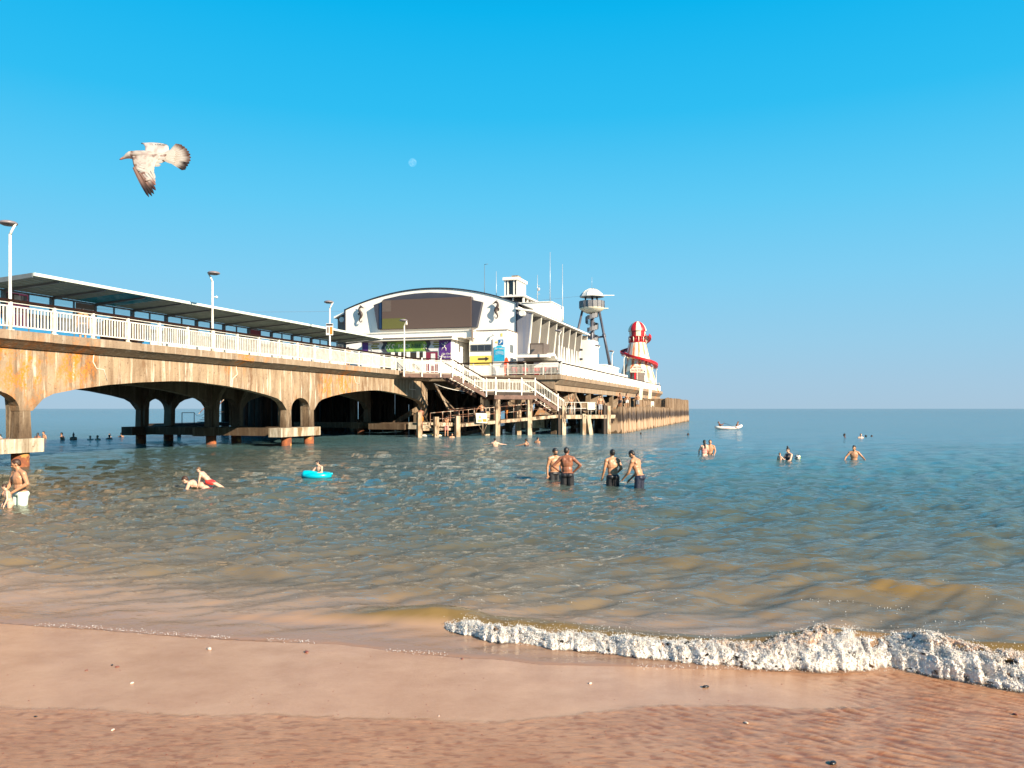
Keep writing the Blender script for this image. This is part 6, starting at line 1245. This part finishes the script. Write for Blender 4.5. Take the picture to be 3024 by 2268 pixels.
# ------------------------------------------------------------------ gull
def gull():
    set_tone = lambda me_, c_: globals()['set_tone'](me_, np.asarray(c_)**1.15*.60)
    g = thing('gull', 'brown and white young gull flying left above the pier', 'gull', (-2.93, 6.4, 4.468), 0)
    k = 6.4/2300/7.9      # metres per unit of the sketch grid
    B0 = Vector((-2.93, 6.4, 4.468-2.4))
    def q(x, y, d=0): p = Vector(((x-940)*k, 0, -(y-575)*k)); return (B0+p)*((6.4+d)/6.4) - B0
    body = []
    # one smooth body: bill, head, neck, trunk, rump
    ax = [(100,640,6,0),(135,628,22,0),(200,600,32,0),(262,560,58,0),(330,535,80,0),(400,535,92,0),(520,548,122,.0),(700,575,150,0),(880,595,148,0),(1050,610,118,0),(1180,600,78,0),(1290,575,52,0)]
    me = MB(); n = 18; vs=[]; fs=[]; cols=[]
    P=[];Rr=[]
    for i in range(len(ax)-1):
        for f in (0,.33,.67): P.append([ax[i][j]*(1-f)+ax[i+1][j]*f for j in range(3)])
    P.append(list(ax[-1][:3]))
    for j,(x,y,r) in enumerate(P):
        c = q(x,y); 
        for i in range(n):
            a=2*math.pi*i/n; rz=r*k*(.92 if x>400 else 1.0); vs.append(c+Vector((0,math.cos(a)*r*k*1.05,math.sin(a)*rz)))
            up_=math.sin(a); v=vn(np.array([x*.03+a]),np.array([a*2.0]),4)[0]
            if x<205: col=(.80,.38,.26) if x>125 else (.45,.18,.12)
            elif x<385: col=(.80,.74,.68)
            elif x<470: col=(.34,.21,.16) if v>.35 else (.6,.5,.44)
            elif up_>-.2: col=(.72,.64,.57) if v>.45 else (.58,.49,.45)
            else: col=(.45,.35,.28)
            if x>1180 and up_>-.4: col=(.82,.78,.72)
            cols.append(col)
    m_=len(P)
    for j in range(m_-1):
        for i in range(n): fs.append((j*n+i,(j+1)*n+i,(j+1)*n+(i+1)%n,j*n+(i+1)%n))
    fs.append(tuple(range(n))); fs.append(tuple((m_-1)*n+i for i in range(n))[::-1])
    me.add(vs,fs,True); mt=vcol_mat('gull_plumage',.75,60,.12); d=me.mesh('body',mt); set_tone(d,np.array(cols)); link('body',d,g)
    for sy in (-1,1): e=MB(); e.ell(q(333,508,sy*.0215),(.0042,.003,.0042),None,10,8); e.obj('eye',MT['black'],g)
    # a feather: tapered curved blade with thickness, tone from root to tip
    def feather(name, root, tip, w, c0, c1, nrm, par, tiplen=.35, white=None, bulge=.0, fan=False):
        root=Vector(root); tip=Vector(tip); ax_=(tip-root); L_=ax_.length; ax_.normalize(); nn=Vector(nrm).normalized(); sd=ax_.cross(nn).normalized(); N_=9; vs=[];fs=[];cl=[]
        for i in range(N_):
            f=i/(N_-1); ww=w*((.55+.55*math.sin(math.pi*min(1,f*.85+.1))) if not fan else (.35+.75*f)) * (1 if f<.86 else math.sqrt(max(0.02,1-((f-.86)/.14)**2)))
            c=root+ax_*L_*f+nn*(bulge*math.sin(math.pi*f))
            for sx,sz in ((-1,0),(0,.004),(1,0),(0,-.0015)): vs.append(c+sd*ww*.5*sx+nn*sz); 
            t_=min(1,max(0,(f-(1-tiplen))/.25)); col=tuple(a*(1-t_)+b*t_ for a,b in zip(c0,c1))
            if white and f>.95: col=white
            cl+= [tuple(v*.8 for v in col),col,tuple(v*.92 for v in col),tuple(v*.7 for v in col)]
        for i in range(N_-1):
            for j in range(4): fs.append((i*4+j,i*4+(j+1)%4,(i+1)*4+(j+1)%4,(i+1)*4+j))
        fs+= [(3,2,1,0),((N_-1)*4,(N_-1)*4+1,(N_-1)*4+2,(N_-1)*4+3)]
        b_=MB(); b_.add(vs,fs,False); d=b_.mesh(name,mt); set_tone(d,np.array(cl)); return link(name,d,par)
    W_=(.80,.75,.69); B_=(.22,.13,.10); DK=(.045,.03,.03); G_=(.60,.50,.45)
    # tail fan
    tl = link('tail', None, g) if False else None
    tailtips=[(1490,285),(1560,300),(1625,345),(1680,395),(1725,455),(1755,520),(1768,590),(1762,660),(1735,725),(1700,785),(1660,840),(1640,872)]
    for i,(x,y) in enumerate(tailtips):
        feather('tail_feather', q(1200+8*(6-abs(i-6)),540+10*i,.0+.001*i), q(x,y,-.012+.0022*i), 118*k, W_, (.16,.085,.065) if i<8 else DK, (0,-1,.05*(i-6)), g, tiplen=.32+.03*(i%3)+(.12 if i>7 else 0), fan=True)
    for i in range(7): feather('tail_covert', q(1130,560+8*i,-.03), q(1400+20*math.sin(i),420+48*i,-.030), 120*k, W_, (.70,.62,.55), (0,-1,0), g, tiplen=.1)
    # near wing (towards the viewer, hanging down): skin with thickness then feathers
    def surf(name, rows, depth, colfun, th=.010):
        vs=[];cl=[];fs=[]; nr=len(rows); nc=len(rows[0])
        for s_ in (0,1):
            for i,row in enumerate(rows):
                for j,(x,y) in enumerate(row):
                    dd=depth(i/(nr-1),j/(nc-1)); vs.append(q(x,y,dd+(th*math.sin(math.pi*(j/(nc-1))*.9+.15) if s_ else 0))); cl.append(colfun(x,y,i/(nr-1),j/(nc-1)) if not s_ else (.62,.55,.5))
        N0=nr*nc
        for i in range(nr-1):
            for j in range(nc-1): a=i*nc+j; fs.append((a,a+1,a+nc+1,a+nc)); fs.append((N0+a,N0+a+nc,N0+a+nc+1,N0+a+1))
        for i in range(nr-1): a=i*nc; fs.append((a,a+nc,N0+a+nc,N0+a)); a=i*nc+nc-1; fs.append((a+nc,a,N0+a,N0+a+nc))
        for j in range(nc-1): fs.append((j+1,j,N0+j,N0+j+1)); a=(nr-1)*nc+j; fs.append((a,a+1,N0+a+1,N0+a))
        b_=MB(); b_.add(vs,fs,True); d=b_.mesh(name,mt); set_tone(d,np.array(cl)); return link(name,d,g)
    lead=[(385,560),(400,640),(420,740),(450,850),(490,970),(540,1080),(590,1190)]; trail=[(1220,490),(1090,560),(1000,640),(940,730),(908,830),(905,950),(900,1080)]
    rows=[[(a[0]*(1-f)+b2[0]*f, a[1]*(1-f)+b2[1]*f) for f in [j/18 for j in range(19)]] for a,b2 in zip(lead,trail)]
    # refine rows
    R2=[]
    for i in range(len(rows)-1):
        for f in (0,.25,.5,.75): R2.append([(p[0]*(1-f)+r[0]*f,p[1]*(1-f)+r[1]*f) for p,r in zip(rows[i],rows[i+1])])
    R2.append(rows[-1])
    def wc(x,y,i,j):
        v=vn(np.array([x*.028]),np.array([y*.018]),8)[0]; v2=vn(np.array([x*.012+y*.02]),np.array([y*.05-x*.03]),9)[0]
        c=(.76,.69,.62) if v>.38 else (.64,.55,.49)
        if j<.16: c=(.36,.23,.18) if v>.42 else (.70,.60,.52)
        if j<.05: c=(.20,.12,.10)
        if .2<j<.45 and i>.55 and v2>.45: c=(.34,.19,.15)
        if i<.18 and .45<j<.75 and v2>.5: c=(.40,.30,.26)
        return c
    dn=lambda i,j: -.045-.12*i-.015*math.sin(math.pi*j)
    surf('near_wing', R2, dn, wc)
    prim=[((430,820),(790,1520),DK,(.05,.035,.04)),((480,880),(862,1500),B_,DK),((580,980),(908,1448),G_,DK),((650,990),(950,1360),G_,(.10,.05,.05)),((720,980),(945,1240),W_,(.40,.22,.18)),((790,950),(935,1165),W_,G_),((840,900),(925,1090),W_,W_)]
    for i,(a,b2,c0,c1) in enumerate(prim): feather('primary_feather', q(*a,-.150-.003*i), q(*b2,-.20+.005*i), 84*k, (.42,.27,.22) if i in (0,2) else c0, c1, (-.2,-1,.15), g, tiplen=.55)
    for i in range(6):
        x=640+46*i; feather('secondary_feather', q(x-120,640+42*(5-i),-.065-.014*(5-i)), q(880+62*i if i>2 else 905+8*i,1010-75*i if i<=2 else 860-85*(i-2),-.075-.014*(5-i)), 92*k, W_, (.72,.64,.57), (-.1,-1,.1), g, tiplen=.15)
    for i in range(6): feather('scapular_feather', q(700+70*i,560+4*i,-.066), q(900+60*i,640-22*i,-.060), 62*k, (.60,.46,.40), (.32,.20,.17), (0,-1,.2), g, tiplen=.5)
    # far wing raised behind the back
    lead=[(690,540),(700,420),(698,340),(660,290),(612,262)]; trail=[(1240,580),(1245,450),(1250,370),(1240,330),(1200,285)]
    mid=[(950,560),(960,400),(960,300),(930,245),(880,212)]
    rows=[]
    for a,mm_,b2 in zip(lead,mid,trail):
        row=[]
        for j in range(15):
            f=j/14; row.append(((1-f)**2*a[0]+2*f*(1-f)*mm_[0]+f*f*b2[0],(1-f)**2*a[1]+2*f*(1-f)*mm_[1]+f*f*b2[1]))
        rows.append(row)
    def fc(x,y,i,j):
        v=vn(np.array([x*.02]),np.array([y*.03]),12)[0]; c=(.80,.74,.68) if v>.4 else (.62,.54,.49)
        if i>.8 and (j<.12 or j>.88): c=(.10,.08,.09)
        return c
    surf('far_wing', rows, lambda i,j: .045+.26*i, fc)
    for i in range(6): feather('primary_feather', q(760+60*i,330-14*i,.20), q(1010+50*i,262+16*i if i<4 else 300+12*i,.30), 70*k, W_, (.62,.54,.50) if i<4 else DK, (0,-.8,.6), g, tiplen=.25)
    feather('primary_feather', q(760,280,.28), q(606,258,.31), 62*k, W_, DK, (0,-.8,.6), g, tiplen=.35)
    return g
gull()
# ------------------------------------------------------------------ shells, weed and pebbles on the wet sand
pb = [('shell','small white and brown broken shell on the wet sand, the largest one',-2.77,6.28,'cream',.024),('pebble','short red brown fragment on the wet sand below the first foam edge',-1.75,6.17,'redo',.02)]
def pebble(name,label,x,y,mat,r,cat=None,grp=None):
    t = thing(name,label,cat or name,(x,y,float(sand_fun(np.array([x]),np.array([y]))[0][0])),random.uniform(0,3),grp)
    m=MB(); m.ell((0,0,r*.25),(r*1.3,r*.75,r*.45),None,9,6); m.v=[(a+random.uniform(-.12,.12)*r,b+random.uniform(-.12,.12)*r,c) for a,b,c in m.v]; m.obj('stone' if name=='pebble' else 'valve',mat,t)
def px(u,v): # where a spot of the sand lies
    Y=(2.4-.08)*2300/(v-1206)
    for _ in range(4): Y=(2.4-float(sand_z(np.array([(u-1512)/2300*Y]),np.array([Y]))[0]))*2300/(v-1206)
    return (u-1512)/2300*Y, Y
mS=M('shell_white',(.78,.68,.58),(.55,.36,.24),scale=90,rough=.4); mB=M('red_brown_stone',(.20,.06,.04),rough=.4); mK=M('black_stone',(.02,.018,.018),rough=.35)
for nm,lb,u,v,mt,r in (('shell','broken white and brown shell, the biggest on the wet sand, left of centre',618,1917,mS,.028),('pebble','rust coloured oblong fragment on the wet sand right of the big shell',905,1927,mB,.026),('pebble','black pebble beside a reddish one in the left wet sand',331,1965,mK,.014),('pebble','reddish pebble just right of the black pebble in the left wet sand',346,1970,mB,.016),('shell','small pale shell low on the left wet sand',390,2018,mS,.016),
    ('pebble','brown pebble left of the black one on the wet sand',255,1980,mB,.012),('pebble','tiny dark pebble at the left edge above the film of water',105,2119,mK,.012),('shell','pale shell flake on the running film of water at lower left',333,2158,mS,.013),('pebble','dark weed scrap on the wet sand below the breaking foam',2084,2030,mK,.026),('shell','white flake of shell on the sand right of centre',1743,2019,mS,.016),
    ('pebble','small dark stone under the middle of the swash edge',1365,1946,mB,.015),('pebble','small red stone right of the one under the swash edge',1480,1944,mB,.014),('shell','white fragment at lower right among the ripples',2204,2138,mS,.015),('shell','tiny white flake on the smooth sand at centre',1296,2115,mS,.008),('pebble','dark scrap of weed near the lower right edge of the frame',2460,2258,mK,.024),('pebble','reddish stone in the ripples near the right edge',2998,2115,mB,.016)):
    x,y=px(u,v); pebble(nm,lb,x,y,mt,r)
g_ = MB()
for i in range(260):
    u=rng.uniform(-200,3000); v=rng.uniform(1870,2260); x,y=px(u,v)
    if y>float(shore(np.array([x]))[0])-.05: continue
    z=float(sand_fun(np.array([x]),np.array([y]))[0][0]); r=rng.uniform(.002,.005); g_.ell((x,y,z+r*.2),(r*1.4,r,r*.6),None,6,4)
tag(g_.obj('shell_grit',mB),'fine dark and reddish grit scattered over the wet sand','grit',kind='stuff')
# ------------------------------------------------------------------ bake the rounded bodies
bpy.context.view_layer.update(); dg_ = bpy.context.evaluated_depsgraph_get(); new = []
for o in BAKE: new.append(bpy.data.meshes.new_from_object(o.evaluated_get(dg_)))
for o, me in zip(BAKE, new):
    o.modifiers.clear(); nm = o.data.name; o.data = me; me.name = nm
    me.polygons.foreach_set('use_smooth', np.ones(len(me.polygons), bool))
